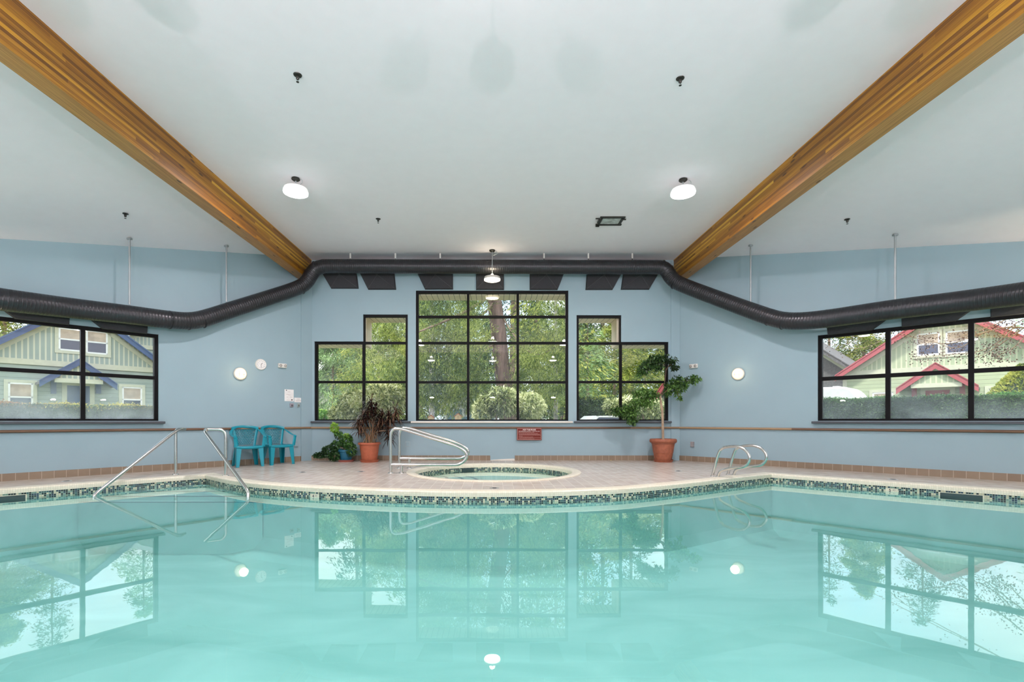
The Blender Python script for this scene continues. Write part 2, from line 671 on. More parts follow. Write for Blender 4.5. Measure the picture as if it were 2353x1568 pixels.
def fillet(pts, r, seg=6):
    pts = [Vector(p) for p in pts]
    out = [pts[0]]
    for i in range(1, len(pts) - 1):
        p = pts[i]; a = pts[i - 1] - p; b = pts[i + 1] - p
        ri = r[i - 1] if isinstance(r, (list, tuple)) else r
        ra = min(ri, a.length * 0.49); rb = min(ri, b.length * 0.49)
        A = p + a.normalized() * ra; B = p + b.normalized() * rb
        for k in range(seg + 1):
            t = k / seg
            out.append(A * (1 - t) ** 2 + p * 2 * t * (1 - t) + B * t * t)
    out.append(pts[-1])
    return out


def catmull(pts, seg=6):
    pts = [Vector(p) for p in pts]
    P = [pts[0] * 2 - pts[1]] + pts + [pts[-1] * 2 - pts[-2]]
    out = []
    for i in range(1, len(P) - 2):
        p0, p1, p2, p3 = P[i - 1], P[i], P[i + 1], P[i + 2]
        for k in range(seg):
            t = k / seg
            out.append(0.5 * ((2 * p1) + (p2 - p0) * t + (2 * p0 - 5 * p1 + 4 * p2 - p3) * t * t + (3 * p1 - p0 - 3 * p2 + p3) * t ** 3))
    out.append(pts[-1])
    return out


def leaves(name, cen, dirs, length, width, m, parent=None, world=True, seed=0, fold=0.25):
    """one mesh of many small pointed leaves"""
    rng = np.random.default_rng(seed)
    cen = np.asarray(cen, dtype=np.float64); n = len(cen)
    d = np.asarray(dirs, dtype=np.float64)
    d = d / (np.linalg.norm(d, axis=1, keepdims=True) + 1e-9)
    rv = rng.normal(size=(n, 3))
    s = np.cross(d, rv); s /= (np.linalg.norm(s, axis=1, keepdims=True) + 1e-9)
    u = np.cross(s, d)
    L = (length * rng.uniform(0.6, 1.25, n))[:, None] if np.isscalar(length) else np.asarray(length)[:, None]
    Wd = L * (width / length) if np.isscalar(length) else L * width
    a = cen - d * L * 0.5
    tip = cen + d * L * 0.5
    l = cen - d * L * 0.05 + s * Wd * 0.5 + u * Wd * fold
    r = cen - d * L * 0.05 - s * Wd * 0.5 + u * Wd * fold
    v = np.stack([a, r, tip, l], axis=1).reshape(-1, 3)
    me = bpy.data.meshes.new(name)
    me.vertices.add(4 * n); me.vertices.foreach_set('co', v.ravel())
    me.loops.add(4 * n); me.loops.foreach_set('vertex_index', np.arange(4 * n, dtype=np.int32))
    me.polygons.add(n)
    me.polygons.foreach_set('loop_start', np.arange(0, 4 * n, 4, dtype=np.int32))
    me.update(calc_edges=True)
    me.validate()
    me.materials.append(m)
    o = bpy.data.objects.new(name, me)
    COL.objects.link(o)
    if parent is not None:
        fix_parent(o, parent, world)
    return o


# ------------------------------------------------------------------ palette
M_wall = mat('wall_paint', (0.295, 0.42, 0.468), 0.55, noise=0.02, scale=2, bump=0.05, bscale=90)
M_ceil = mat('ceiling_paint', (0.89, 0.85, 0.895), 0.8, noise=0.01, bump=0.05, bscale=120)
M_black = mat('window_black', (0.004, 0.004, 0.0045), 0.5, noise=0.1, spec=0.12)
M_sill_dark = mat('sill_charcoal', (0.055, 0.065, 0.075), 0.5)
M_sill_white = mat('sill_cream', (0.72, 0.69, 0.62), 0.45)
M_rail = wood_mat('rail_wood', [(0.16, 0.09, 0.05), (0.26, 0.16, 0.09), (0.36, 0.24, 0.13), (0.42, 0.30, 0.18)], lam=0.5, rough=0.4)
M_glulam = wood_mat('glulam', [(0.17, 0.065, 0.006), (0.34, 0.145, 0.010), (0.54, 0.27, 0.018), (0.76, 0.46, 0.045)], rough=0.42)
M_glulam_face = wood_mat('glulam_face', [(0.40, 0.19, 0.055), (0.46, 0.23, 0.07), (0.52, 0.27, 0.085), (0.58, 0.31, 0.11)], lam=0.5, rough=0.4)
M_duct = duct_mat()
M_steel = mat('stainless', (0.62, 0.62, 0.60), 0.22, 1.0, noise=0.04)
M_steel_dull = mat('galvanised', (0.42, 0.46, 0.47), 0.45, 0.7)
M_panel = mat('acoustic_felt', (0.036, 0.037, 0.041), 0.9, noise=0.12, scale=40, bump=0.2, bscale=200)
M_crease = mat('panel_crease', (0.075, 0.075, 0.08), 0.8)
M_base = tile_mat('base_tile', 0.1537, 0.5, 0.006, (0.20, 0.145, 0.095), (0.27, 0.205, 0.14), (0.52, 0.44, 0.34), rough=0.4, streak=9.0, offv=0.25)
M_floor = tile_mat('deck_tile', 0.147, 0.147, 0.0045, (0.47, 0.41, 0.35), (0.66, 0.595, 0.53), (0.52, 0.465, 0.41), rough=0.26, src='OBJ', streak=7.0, spec=0.6)
M_cope = tile_mat('coping_tile', 0.0262, 0.0262, 0.0028, (0.80, 0.745, 0.59), (0.88, 0.825, 0.67), (0.60, 0.555, 0.43), rough=0.24)
M_mosaic = mosaic_mat('pool_mosaic', 0.0)
M_water = water_mat('pool_water', (0.70, 0.915, 0.91), 0.05)
M_spawater = water_mat('spa_water', (0.80, 0.97, 0.93), 0.05)
M_glass = glass_mat('window_glass', CAMZ, CAMZ + 0.9, haze=.10)
M_glass_spray = glass_mat('window_glass_sprayed', CAMZ, CAMZ + .75, haze=.62)
M_glass_film = glass_mat('window_glass_filmed', CAMZ, CAMZ + .75, haze=.34)
M_white = mat('white_plastic', (0.78, 0.77, 0.72), 0.4)
M_paper = mat('paper', (0.86, 0.86, 0.84), 0.7)
M_ink = mat('ink', (0.03, 0.03, 0.035), 0.6)
M_brown = mat('sign_brown', (0.15, 0.022, 0.016), 0.6, spec=.2)
M_pinkline = mat('sign_line', (0.56, 0.34, 0.30), 0.5)
M_text = mat('sign_lettering', (0.9, 0.85, 0.82), 0.5)
M_teal = mat('teal_plastic', (0.0, 0.255, 0.335), 0.3, noise=0.03)
M_terra = mat('terracotta_plastic', (0.42, 0.115, 0.055), 0.5, noise=0.12, scale=18)
M_terra2 = mat('terracotta_dark', (0.32, 0.10, 0.05), 0.55, noise=0.2, scale=14)
M_bluepot = mat('blue_pot', (0.015, 0.12, 0.20), 0.35)
M_saucer = mat('saucer_red', (0.30, 0.09, 0.065), 0.5)
M_soil = mat('soil', (0.035, 0.022, 0.014), 0.95, bump=0.6, bscale=50)
M_bark = mat('bark', (0.22, 0.15, 0.115), 0.9, noise=0.5, scale=5, bump=1.0, bscale=9)
M_barkgrey = mat('bark_grey', (0.42, 0.38, 0.40), 0.9, noise=0.3, scale=5, bump=0.8, bscale=9)
M_twig = mat('twig', (0.30, 0.21, 0.13), 0.8)
M_darkmetal = mat('dark_metal', (0.035, 0.035, 0.03), 0.4, 0.5)
M_grille = mat('slot_dark', (0.02, 0.05, 0.05), 0.5)
EMW = mat('lamp_white', (0.9, 0.9, 0.9), 0.5, emit=(1.0, 0.99, 0.97), estr=14.0)
EMWARM = mat('lamp_warm', (0.9, 0.85, 0.75), 0.5, emit=(1.0, 0.84, 0.60), estr=9.0)
EMDOME = mat('dome_glass', (0.9, 0.86, 0.76), 0.4, emit=(1.0, 0.80, 0.50), estr=0.50)
EMSHADE = mat('lamp_shade_lit', (0.9, 0.9, 0.9), 0.5, emit=(1.0, 0.98, 0.96), estr=0.45)
M_shade = mat('lamp_shade', (0.62, 0.60, 0.55), 0.35)


def plaster_mat():
    m, nt = nmat('pool_plaster')
    out = N(nt, 'ShaderNodeOutputMaterial')
    p = N(nt, 'ShaderNodeBsdfPrincipled', in_Roughness=0.8)
    tc = N(nt, 'ShaderNodeTexCoord')
    nz = N(nt, 'ShaderNodeTexNoise', in_Scale=1.1, in_Detail=6.0, in_Distortion=0.8)
    mp = N(nt, 'ShaderNodeMapping')
    mp.inputs['Scale'].default_value = (0.6, 1.6, 1.0)
    nt.links.new(tc.outputs['Object'], mp.inputs['Vector'])
    nt.links.new(mp.outputs[0], nz.inputs['Vector'])
    c = ramp(nt, nz.outputs['Fac'], [(0.33, (0.36, 0.60, 0.545)), (0.66, (0.47, 0.71, 0.655))])
    nt.links.new(c, p.inputs['Base Color'])
    nt.links.new(p.outputs[0], out.inputs['Surface'])
    return m


M_plaster = plaster_mat()

# ================================================================== ROOM SHELL
WT = 0.16             # wall thickness


def wall_mesh(fr, s0, s1, openings, ztop, z0=-0.3):
    """solid wall with rectangular openings [(s0, s1, z0, z1)] and a top that follows the ceiling"""
    mb = MB()
    cuts = sorted({s0, s1, *[v for o in openings for v in (o[0], o[1])]})
    cuts = [c for c in cuts if s0 <= c <= s1]
    for a, b in zip(cuts, cuts[1:]):
        mid = (a + b) / 2
        blocked = sorted([(o[2], o[3]) for o in openings if o[0] < mid < o[1]])
        z = z0
        for lo, hi in blocked:
            if lo > z + 1e-6:
                mb.fbox(fr, a, b, z, lo, 0, WT)
            z = max(z, hi)
        mb.fprism(fr, [(a, z), (b, z), (b, ztop(b)), (a, ztop(a))], 0, WT)
    return mb


def top_of(fr):
    return lambda s: ceil_z(fr.pt(s, 0).x) + 0.06


# window openings measured on the photograph -----------------------------
def cs(x):            # pixel column -> s on the centre wall
    return (x - CX) / F * YC


def cz(y):
    return CAMZ + (CY - y) / F * YC


Z_SILL = cz(967.5)
OP_C = [(cs(955.5), cs(1306), Z_SILL, cz(668))]
OP_WL = [(cs(722.5), cs(834.5), Z_SILL, cz(785)), (cs(834.5), cs(937), Z_SILL, cz(723))]
OP_WR = [(cs(1325), cs(1427.5), Z_SILL, cz(724.5)), (cs(1427.5), cs(1536), Z_SILL, cz(786))]
sL1 = FL.px(364.5, 900)[0]; sLm = FL.px(192, 900)[0]
wLp = sL1 - sLm
zLw = 0.5 * (FL.px(365, 768)[1] + FL.px(2, 728.5)[1]); zLm = 0.5 * (FL.px(362, 868)[1] + FL.px(2, 849)[1])
OP_L = [(sL1 - 3 * wLp, sL1, Z_SILL, zLw)]
sR1 = FR.px(1879, 900)[0]; sRm = FR.px(2040, 900)[0]; sRn = FR.px(2231, 900)[0]
wRp = (sRn - sR1) / 2
zRw = 0.5 * (FR.px(1880, 769)[1] + FR.px(2350, 722)[1]); zRm = 0.5 * (FR.px(1885, 871)[1] + FR.px(2350, 846)[1])
OP_R = [(sR1, sR1 + 4 * wRp, Z_SILL, zRw)]

LEN_L = -9.28
LEN_R = 9.7
struct(build('wall_back', wall_mesh(FC, -4.33, 4.45, OP_C + OP_WL + OP_WR, lambda s: ZT + 0.06), M_wall))
struct(build('wall_left', wall_mesh(FL, LEN_L, 0.0, OP_L, top_of(FL)), M_wall))
struct(build('wall_right', wall_mesh(FR, 0.0, LEN_R, OP_R, top_of(FR)), M_wall))
pl = FL.pt(LEN_L, 0); pr = FR.pt(LEN_R, 0)
YB = -4.0
FWL = Frame((pl.x, pl.y), (0, 1), (-1, 0)); FWR = Frame((pr.x, pr.y), (0, -1), (1, 0)); FB = Frame((0, YB), (-1, 0), (0, -1))
struct(build('wall_far_left', MB().fbox(FWL, -(pl.y - YB), 0, -0.3, ceil_z(pl.x) + 0.06, 0, WT), M_wall))
struct(build('wall_far_right', MB().fbox(FWR, 0, pr.y - YB, -0.3, ceil_z(pr.x) + 0.06, 0, WT), M_wall))
mbw = MB()
for a, b in ((-pr.x, -BX), (-BX, BX), (BX, -pl.x)):
    mbw.fprism(FB, [(a, -0.3), (b, -0.3), (b, ceil_z(-b) + 0.06), (a, ceil_z(-a) + 0.06)], 0, WT)
struct(build('wall_front', mbw, M_wall))

# ceiling: flat between the beams, falling away outside them
mbc = MB()
xl, xr = pl.x - 0.5, pr.x + 0.5
FX = Frame((0, 0), (1, 0), (0, 1))
ye = YC + 0.2
mbc.fprism(FX, [(-BX, ZT), (BX, ZT), (BX, ZT + 0.25), (-BX, ZT + 0.25)], YB - 0.3, ye)


def slope_slab(x0, x1, ya0, ya1, yb0, yb1):
    """slab between x0 and x1 whose far edge follows the wall"""
    vs = []
    for dz in (0, 0.25):
        for x, y in ((x0, ya0), (x1, yb0), (x1, yb1), (x0, ya1)):
            vs.append((x, y, ceil_z(x) + dz))
    mbc.add(vs, [(0, 1, 2, 3), (7, 6, 5, 4), (0, 4, 5, 1), (1, 5, 6, 2), (2, 6, 7, 3), (3, 7, 4, 0)])


def wall_y(fr, x, o):
    # y where the line offset o outside the wall meets abscissa x
    c = fr.n.dot(fr.p0) + o
    return (c - fr.n.x * x) / fr.n.y


for fr, xa, xb in ((FL, -BX, xl), (FR, BX, xr)):
    n = 8
    for i in range(n):
        x0 = xa + (xb - xa) * i / n; x1 = xa + (xb - xa) * (i + 1) / n
        slope_slab(x0, x1, YB - 0.3, min(ye, wall_y(fr, x0, 0.22)), YB - 0.3, min(ye, wall_y(fr, x1, 0.22)))
struct(build('ceiling', mbc, M_ceil))

# glulam beams
for sgn, nm in ((-1, 'left'), (1, 'right')):
    lab = 'thick varnished glulam ceiling beam running to the back wall, left of the ceiling lamps' if sgn < 0 else \
          'thick varnished glulam ceiling beam running to the back wall, right of the ceiling lamps'
    mb = MB()
    x0, x1 = (4.315, 4.545) if sgn > 0 else (-4.545, -4.315)
    zb = 4.265
    y0, y1 = YB, YC + 0.02
    vs = [(x0, y0, zb), (x1, y0, zb), (x1, y0, ZT + .1), (x0, y0, ZT + .1), (x0, y1, zb), (x1, y1, zb), (x1, y1, ZT + .1), (x0, y1, ZT + .1)]
    h = ZT + .1 - zb
    L = y1 - y0
    mb.add(vs, [(0, 3, 7, 4), (1, 5, 6, 2), (0, 4, 5, 1), (3, 2, 6, 7), (0, 1, 2, 3), (4, 7, 6, 5)],
           [[(0, 0), (0, h), (L, h), (L, 0)], [(0, 0), (L, 0), (L, h), (0, h)], [(0, .01), (L, .01), (L, .24), (0, .24)],
            [(0, 0)] * 4, [(0, 0), (.2, 0), (.2, h), (0, h)], [(0, 0), (.2, 0), (.2, h), (0, h)]])
    bo = build('ceiling_beam', mb, M_glulam)
    bo.data.materials.append(M_glulam_face)
    bo.data.polygons[2].material_index = 1
    tag(bo, lab, 'beam', 'glulam ceiling beams')

# corner posts (boxed pipe chases in wall colour)
mbp = MB(); a = FL.pt(-0.22, 0); b = FC.pt(0.0, 0)
mbp.fbox(FL, -0.26, 0.04, 0, ceil_z(-4.5) - 0.02, -0.018, 0.01)
struct(build('trim_1', mbp, M_wall))
mbp = MB(); mbp.fbox(FC, 4.25, 4.46, 0, ZT - 0.02, -0.018, 0.01)
struct(build('trim_2', mbp, M_wall))


# round timber rail along the walls and the tiled skirting
def rail(name, pts, zc):
    p3 = [Vector((p.x, p.y, zc)) for p in pts]
    return struct(build(name, MB().tube(p3, 0.024, 10), M_rail, smooth=True))


ZR = cz(983.5)
rail('trim_3', [FL.pt(LEN_L + 0.05, 0, -0.03), FL.pt(-0.03, 0, -0.03)], ZR)
rail('trim_4', [FC.pt(-4.32, 0, -0.03), FC.pt(4.43, 0, -0.03)], ZR)
rail('trim_5', [FR.pt(-0.01, 0, -0.03), FR.pt(LEN_R - 0.05, 0, -0.03)], ZR)


def skirt(name, fr, segs):
    mb = MB()
    for s0, s1 in segs:
        mb.fbox(fr, s0, s1, 0.0, 0.118, -0.014, 0.0)
    return struct(build(name, mb, M_base))


skirt('baseboard_left', FL, [(LEN_L, 0.0)])
skirt('baseboard_back', FC, [(-4.32, cs(1126.5)), (cs(1183), 4.44)])
skirt('baseboard_right', FR, [(0.0, LEN_R)])
mb = MB(); mb.fprism(FC, [(cs(1127), 0.0), (cs(1183), 0.0), (cs(1182), 0.045), (cs(1150), 0.030), (cs(1128), 0.012)], -0.02, 0.0)
struct(build('trim_6', mb, M_sill_white))


# ------------------------------------------------------------------ windows
def window(idx, fr, rects, vbars, hbars, o=0.03, th=0.062, sill=None, sillmat=None, bar=0.056, glass=None):
    """rects: panes areas [(s0,s1,z0,z1)]; vbars [(s, z0, z1)]; hbars [(z, s0, s1)]"""
    mb = MB()
    d0, d1 = o, o + 0.09
    for s, z0, z1 in vbars:
        mb.fbox(fr, s - bar / 2, s + bar / 2, z0, z1, d0, d1)
    for z, s0, s1 in hbars:
        mb.fbox(fr, s0, s1, z - bar / 2, z + bar / 2, d0 + 0.002, d1 - 0.002)
    w = struct(build('window_%d' % idx, mb, M_black))
    for s0, s1, z0, z1 in rects:
        build('window_pane', MB().fbox(fr, s0, s1, z0, z1, o + 0.042, o + 0.048), glass or M_glass, w)
    if sill:
        s0, s1 = sill
        build('window_sill', MB().fbox(fr, s0, s1, Z_SILL - 0.052, Z_SILL - 0.008, -0.085, 0.1), sillmat, w, bevel=0.006)
    return w


hb = 0.029
# centre window
s0, s1, z0, z1 = OP_C[0]
cols = [s0 + hb, cs(1075.5), cs(1190), s1 - hb]
rows = [Z_SILL + .02, cz(878.5), cz(788), cz(727.5), z1 - hb]
window(2, FC, [(a, b, c, d) for a, b in zip(cols, cols[1:]) for c, d in zip(rows, rows[1:])],
       [(c, Z_SILL, z1) for c in cols], [(r, s0, s1) for r in rows[1:]] + [(Z_SILL + .005, s0, s1)],
       sill=(cs(945), cs(1315)), sillmat=M_sill_white)
# stepped windows either side
for idx, OP, tall, xs, sl in ((1, OP_WL, 1, (722.5, 834.5, 937), (716.5, 943.5)), (3, OP_WR, 0, (1325, 1427.5, 1536), (1319, 1541))):
    A, M_, B = (cs(x) for x in xs)
    A += hb; B -= hb
    zl, zt = min(OP[0][3], OP[1][3]) - hb, max(OP[0][3], OP[1][3]) - hb
    zm = cz(878)
    lo = (A, M_) if tall else (M_, B)
    hi = (M_, B) if tall else (A, M_)
    rects = [(*lo, Z_SILL, zm), (*lo, zm, zl), (*hi, Z_SILL, zm), (*hi, zm, zl), (*hi, zl, zt)]
    outer_hi = hi[1] if tall else hi[0]
    outer_lo = lo[0] if tall else lo[1]
    window(idx, FC, rects, [(outer_lo, Z_SILL, zl + hb), (M_, Z_SILL, zt + hb), (outer_hi, Z_SILL, zt + hb)],
           [(zm, A - hb, B + hb), (zl, A - hb, B + hb), (zt, min(hi) - hb, max(hi) + hb), (Z_SILL + .005, A - hb, B + hb)],
           sill=(cs(sl[0]), cs(sl[1])), sillmat=M_sill_dark)
# side windows
sv = [sL1 - hb] + [sL1 - k * wLp for k in (1, 2)] + [sL1 - 3 * wLp + hb]
window(4, FL, [(b, a, c, d) for a, b in zip(sv, sv[1:]) for c, d in ((Z_SILL, zLm), (zLm, zLw - hb))],
       [(s, Z_SILL, zLw) for s in sv], [(zLm, sv[-1], sv[0]), (zLw - hb, sv[-1], sv[0]), (Z_SILL + .005, sv[-1], sv[0])],
       sill=(sv[-1] - .08, FL.px(377, 970)[0]), sillmat=M_sill_dark, bar=0.062, glass=M_glass_spray)
sv = [sR1 + hb] + [sR1 + k * wRp for k in (1, 2, 3)] + [sR1 + 4 * wRp - hb]
window(5, FR, [(a, b, c, d) for a, b in zip(sv, sv[1:]) for c, d in ((Z_SILL, zRm), (zRm, zRw - hb))],
       [(s, Z_SILL, zRw) for s in sv], [(zRm, sv[0], sv[-1]), (zRw - hb, sv[0], sv[-1]), (Z_SILL + .005, sv[0], sv[-1])],
       sill=(FR.px(1867, 970)[0], sv[-1] + .08), sillmat=M_sill_dark, bar=0.070, glass=M_glass_film)

# boarded eaves outside the back wall, stepping up with the windows
M_soffit = board_mat('soffit_boards', (0.88, 0.74, 0.58), (0.10, 0.07, 0.05), 0.135, 0.010)
mb = MB()
E0, E1 = WT + .001, WT + 0.52
steps = [(-6.2, cs(838), cz(791)), (cs(838), cs(950), cz(729)), (cs(950), cs(1308), cz(674.5)), (cs(1308), cs(1421), cz(730)), (cs(1421), 6.3, cz(792))]
for a, b, z in steps:
    mb.fbox(FC, a, b, z, 5.1, E0, E1)
struct(build('trim_7', mb, M_soffit))

# ================================================================== POOL AND DECK
ZW = -0.145           # water level
arc = [(-5.03, 8.53), (-4.32, 7.90), (-3.72, 7.46), (-3.15, 7.17), (-2.50, 6.92), (-1.62, 6.67), (-0.8, 6.53), (.05, 6.48),
       (0.8, 6.55), (1.40, 6.68), (1.95, 6.87), (2.94, 7.42), (3.98, 8.09), (4.97, 8.69)]
arc_s = catmull([(x, y, 0) for x, y in arc], 5)
pool = [(p.x, p.y) for p in arc_s]
t = 4.1
pool_loop = pool + [(4.97 + .705 * 6.0, 8.69 - .709 * 6.0), (9.2, 1.25), (-9.0, 1.25), (-5.03 - .697 * 5.7, 8.53 - .717 * 5.7)]
SPX, SPY, SPR = 0.02, 9.14, 1.44


def circle(r, n=72, ry=None):
    return [(SPX + r * math.cos(2 * PI * k / n), SPY + (ry or r) * math.sin(2 * PI * k / n)) for k in range(n)]


def offset_loop(loop, d):
    P = [Vector(p) for p in loop]; n = len(P); out = []
    for i in range(n):
        a = P[i] - P[i - 1]; b = P[(i + 1) % n] - P[i]
        na = Vector((-a.y, a.x)).normalized(); nb = Vector((-b.y, b.x)).normalized()
        m = (na + nb).normalized()
        q = P[i] + m * (d / max(0.35, m.dot(na)))
        out.append((q.x, q.y))
    return out


# travelling left->right along the arc then clockwise: 'left of travel' is outside the pool
room = [(pl.x, YB), (pr.x, YB), (pr.x, pr.y), (4.45, YC), (-4.33, YC), (pl.x, pl.y)]
mb = MB().poly([room, offset_loop(pool_loop, 0.19), circle(SPR + 0.17)], 0.0)
struct(build('floor', mb, M_floor, recalc=False))

# pool coping, waterline mosaic and basin
nose = [(0.195, -0.02), (0.195, 0.006), (0.03, 0.006), (0.012, 0.002), (0.002, -0.008), (0.0, -0.02), (0.0, -0.068), (0.012, -0.070)]
o = build('pool_coping', MB().sweep(pool_loop, nose), M_cope, smooth=True, recalc=False)
struct(o)
o = build('pool_tile_band', MB().sweep(pool_loop, [(0.012, -0.069), (0.012, -0.150), (0.012, -0.18)]), M_mosaic, recalc=False)
struct(o)
ZF = -1.05
mb = MB().sweep(pool_loop, [(0.012, -0.18), (0.010, ZF + .25), (-0.06, ZF + .08), (-0.25, ZF)])
mb.poly([offset_loop(pool_loop, -0.25)], ZF)
struct(build('pool_basin', mb, M_plaster, recalc=False))
mb = MB().poly([offset_loop(pool_loop, 0.011)], ZW)
tag(build('pool_water', mb, M_water, recalc=False), 'still turquoise water of the large pool, mirroring the windows', 'water', kind='stuff')

# entry steps in the far left corner, each with a dark nosing strip
M_step = mat('step_plaster', (0.70, 0.80, 0.70), 0.7)
M_nose = mat('nosing_dark', (0.02, 0.06, 0.07), 0.4)


def arc_x(Y):
    for (x0, y0), (x1, y1) in zip(pool, pool[1:]):
        if y1 <= Y <= y0:
            return x0 + (x1 - x0) * (y0 - Y) / max(1e-6, y0 - y1)
    return 0


st = thing('pool_steps', 'submerged steps with dark nosings in the far left corner of the pool', 'steps', (-5, 7.9, ZW))
for k, (Yn, dp) in enumerate(((8.17, .017), (7.81, .040), (7.52, .075), (7.31, .13))):
    xa = -5.03 - (8.53 - Yn) * .697 / .717; xb = arc_x(Yn)
    z = ZW - dp - 0.004
    poly = [(xa, Yn), (xb, Yn)] + [(x, y) for x, y in reversed(pool) if y > Yn and x < 0] + [(-5.03, 8.53)]
    poly = [(x, y) for x, y in poly]
    mbs = MB().poly([[(xa, Yn), (xb, Yn), (-5.03, 8.53)]], z)
    mbs.add([(xa, Yn, z), (xb, Yn, z), (xb, Yn, ZF), (xa, Yn, ZF)], [(0, 1, 2, 3)])
    build('step', mbs, M_plaster, st, recalc=False)
    build('nosing', MB().box(((xa + xb) / 2, Yn + 0.02, z + .002), (xb - xa - .02, 0.045, 0.003)), M_nose, st)

# skimmer slots
for label, fr_p, fr_t in (('dark skimmer slot in the mosaic, left edge of the pool', (-6.42, 7.1), (-.697, -.717)),
                          ('dark skimmer slot in the mosaic, right edge of the pool', (6.42, 7.23), (.705, -.709))):
    x, y = fr_p; tx, ty = fr_t
    # slot centre: where the pool edge is met by the pixel column of the slot
    col = 8 if x < 0 else 2208
    u = (col - CX) / F
    cx0, cy0 = (-5.03, 8.53) if x < 0 else (4.97, 8.69)
    tt = (cx0 - u * cy0) / (u * ty - tx)
    px_, py_ = cx0 + tx * tt, cy0 + ty * tt
    fr = Frame((px_, py_), (tx, ty) if x > 0 else (-tx, -ty), (-.717, .697) if x < 0 else (.709, .705))
    r = thing('pool_skimmer', label, 'skimmer', (px_, py_, -0.11), group='pool skimmers')
    mb = MB(); mb.fbox(fr, -.22, .22, -.19, -.098, 0.004, 0.010)
    build('opening', mb, M_grille, r)
    mb = MB()
    for a, b, c, d in ((-.235, .235, -.099, -.093), (-.235, -.22, -.19, -.093), (.22, .235, -.19, -.093)):
        mb.fbox(fr, a, b, c, d, -.002, .012)
    build('frame', mb, M_cope, r)


def rot_of(fr):
    r = fr.t; n = r.cross(Vector((0, 0, 1)))
    return Matrix(((r.x, 0, n.x), (r.y, 0, n.y), (r.z, 1, n.z))).to_4x4()


def text(name, body, fr, s, z, o, size, m, parent, align='CENTER', ext=0.0006, bold=0.0):
    cu = bpy.data.curves.new(name, 'FONT')
    cu.body = body; cu.size = size; cu.align_x = align; cu.align_y = 'CENTER'; cu.extrude = ext; cu.offset = bold
    cu.materials.append(m)
    t = bpy.data.objects.new(name, cu)
    COL.objects.link(t)
    dg = bpy.context.evaluated_depsgraph_get()
    me = bpy.data.meshes.new_from_object(t.evaluated_get(dg))
    bpy.data.objects.remove(t)
    q = bpy.data.objects.new(name, me)
    COL.objects.link(q)
    me.transform(Matrix.Translation(fr.pt(s, z, o)) @ rot_of(fr))
    me.materials.clear(); me.materials.append(m)
    fix_parent(q, parent, True)
    return q


def edge_frame(col):
    """tangent frame of the pool edge where pixel column col meets it"""
    u = (col - CX) / F
    L = pool_loop
    for a, b in zip(L, L[1:]):
        fa, fb = a[0] - u * a[1], b[0] - u * b[1]
        if fa <= 0 <= fb and a[1] > 3:
            k = -fa / (fb - fa)
            tx, ty = b[0] - a[0], b[1] - a[1]
            return Frame((a[0] + tx * k, a[1] + ty * k), (tx, ty), (-ty, tx))


for col, big, lab in ((722, '4', 'white depth marker reading 4 FT in the mosaic below the plants'), (2049, '5', 'white depth marker reading 5 FT in the mosaic by the right wall')):
    fr = edge_frame(col)
    r = thing('depth_marker', lab, 'marker', tuple(fr.pt(0, -.12)), group='pool depth markers')
    build('tile', MB().fbox(fr, -.075, .075, -.19, -.096, .0075, .011), M_cope, r)
    text('numeral', big, fr, -.022, -.128, .0055, .058, M_ink, r, bold=.001)
    text('unit_letters', 'FT', fr, .030, -.124, .0055, .034, M_ink, r)

# hot tub ---------------------------------------------------------------
ring = circle(SPR)
ring_cw = list(reversed(ring))      # clockwise: outside lies to the left of travel
spa_prof = [(0.175, -0.01), (0.175, 0.010), (0.16, 0.018), (0.03, 0.016), (0.012, 0.006), (0.0, -0.012), (0.0, -0.066), (0.01, -0.068)]
spa = thing('hot_tub', 'round sunken hot tub with cream tile rim in the middle of the deck', 'hot tub', (SPX, SPY, -.1))
build('rim', MB().sweep(ring_cw, spa_prof), M_cope, spa, smooth=True, recalc=False)
build('tile_band', MB().sweep(ring_cw, [(0.01, -0.067), (0.01, -0.18)]), M_mosaic, spa, recalc=False)
ZS = -0.118
M_spa = tile_mat('spa_tile', 0.05, 0.05, 0.003, (0.66, 0.80, 0.69), (0.78, 0.88, 0.78), (0.48, 0.62, 0.52), rough=0.4, src='OBJ')
mbb = MB().sweep(ring_cw, [(0.01, -0.18), (-0.42, -0.185), (-0.44, -0.20), (-0.45, -0.31)])
build('bench', mbb, M_spa, spa, recalc=False)
M_spafloor = tile_mat('spa_floor_tile', 0.05, 0.05, 0.003, (0.30, 0.52, 0.44), (0.38, 0.60, 0.52), (0.24, 0.42, 0.36), rough=0.4, src='OBJ')
build('tub_floor', MB().poly([circle(SPR - .45)], -0.30), M_spafloor, spa, recalc=False)
mbn = MB()
for pts in ([(-1.30, 9.68), (-1.18, 9.50), (-1.12, 9.2)], [(-1.2, 9.8), (-.95, 9.52), (-.86, 9.22), (-.84, 8.9)],
            [(-.78, 9.63), (-.64, 9.38), (-.55, 9.06), (-.53, 8.7)], [(-.54, 9.59), (-.38, 9.32), (-.28, 8.97), (-.27, 8.6)]):
    q_ = catmull([(x, y, 0) for x, y in pts], 5)
    mbn.sweep([(p.x, p.y) for p in q_], [(0.030, -.142), (-0.030, -.142)], closed=False)
build('step_nosings', mbn, M_nose, spa, recalc=False)
fs = Frame((SPX - .55, SPY + 1.325), (.924, .383), (-.383, .924))
build('skimmer', MB().fbox(fs, -.13, .13, -.16, -.07, -.012, .0), M_grille, spa)
mb = MB().poly([circle(SPR + .009)], ZS)
tag(build('hot_tub_water', mb, M_spawater, recalc=False), 'clear pale green water inside the round hot tub', 'water', kind='stuff')

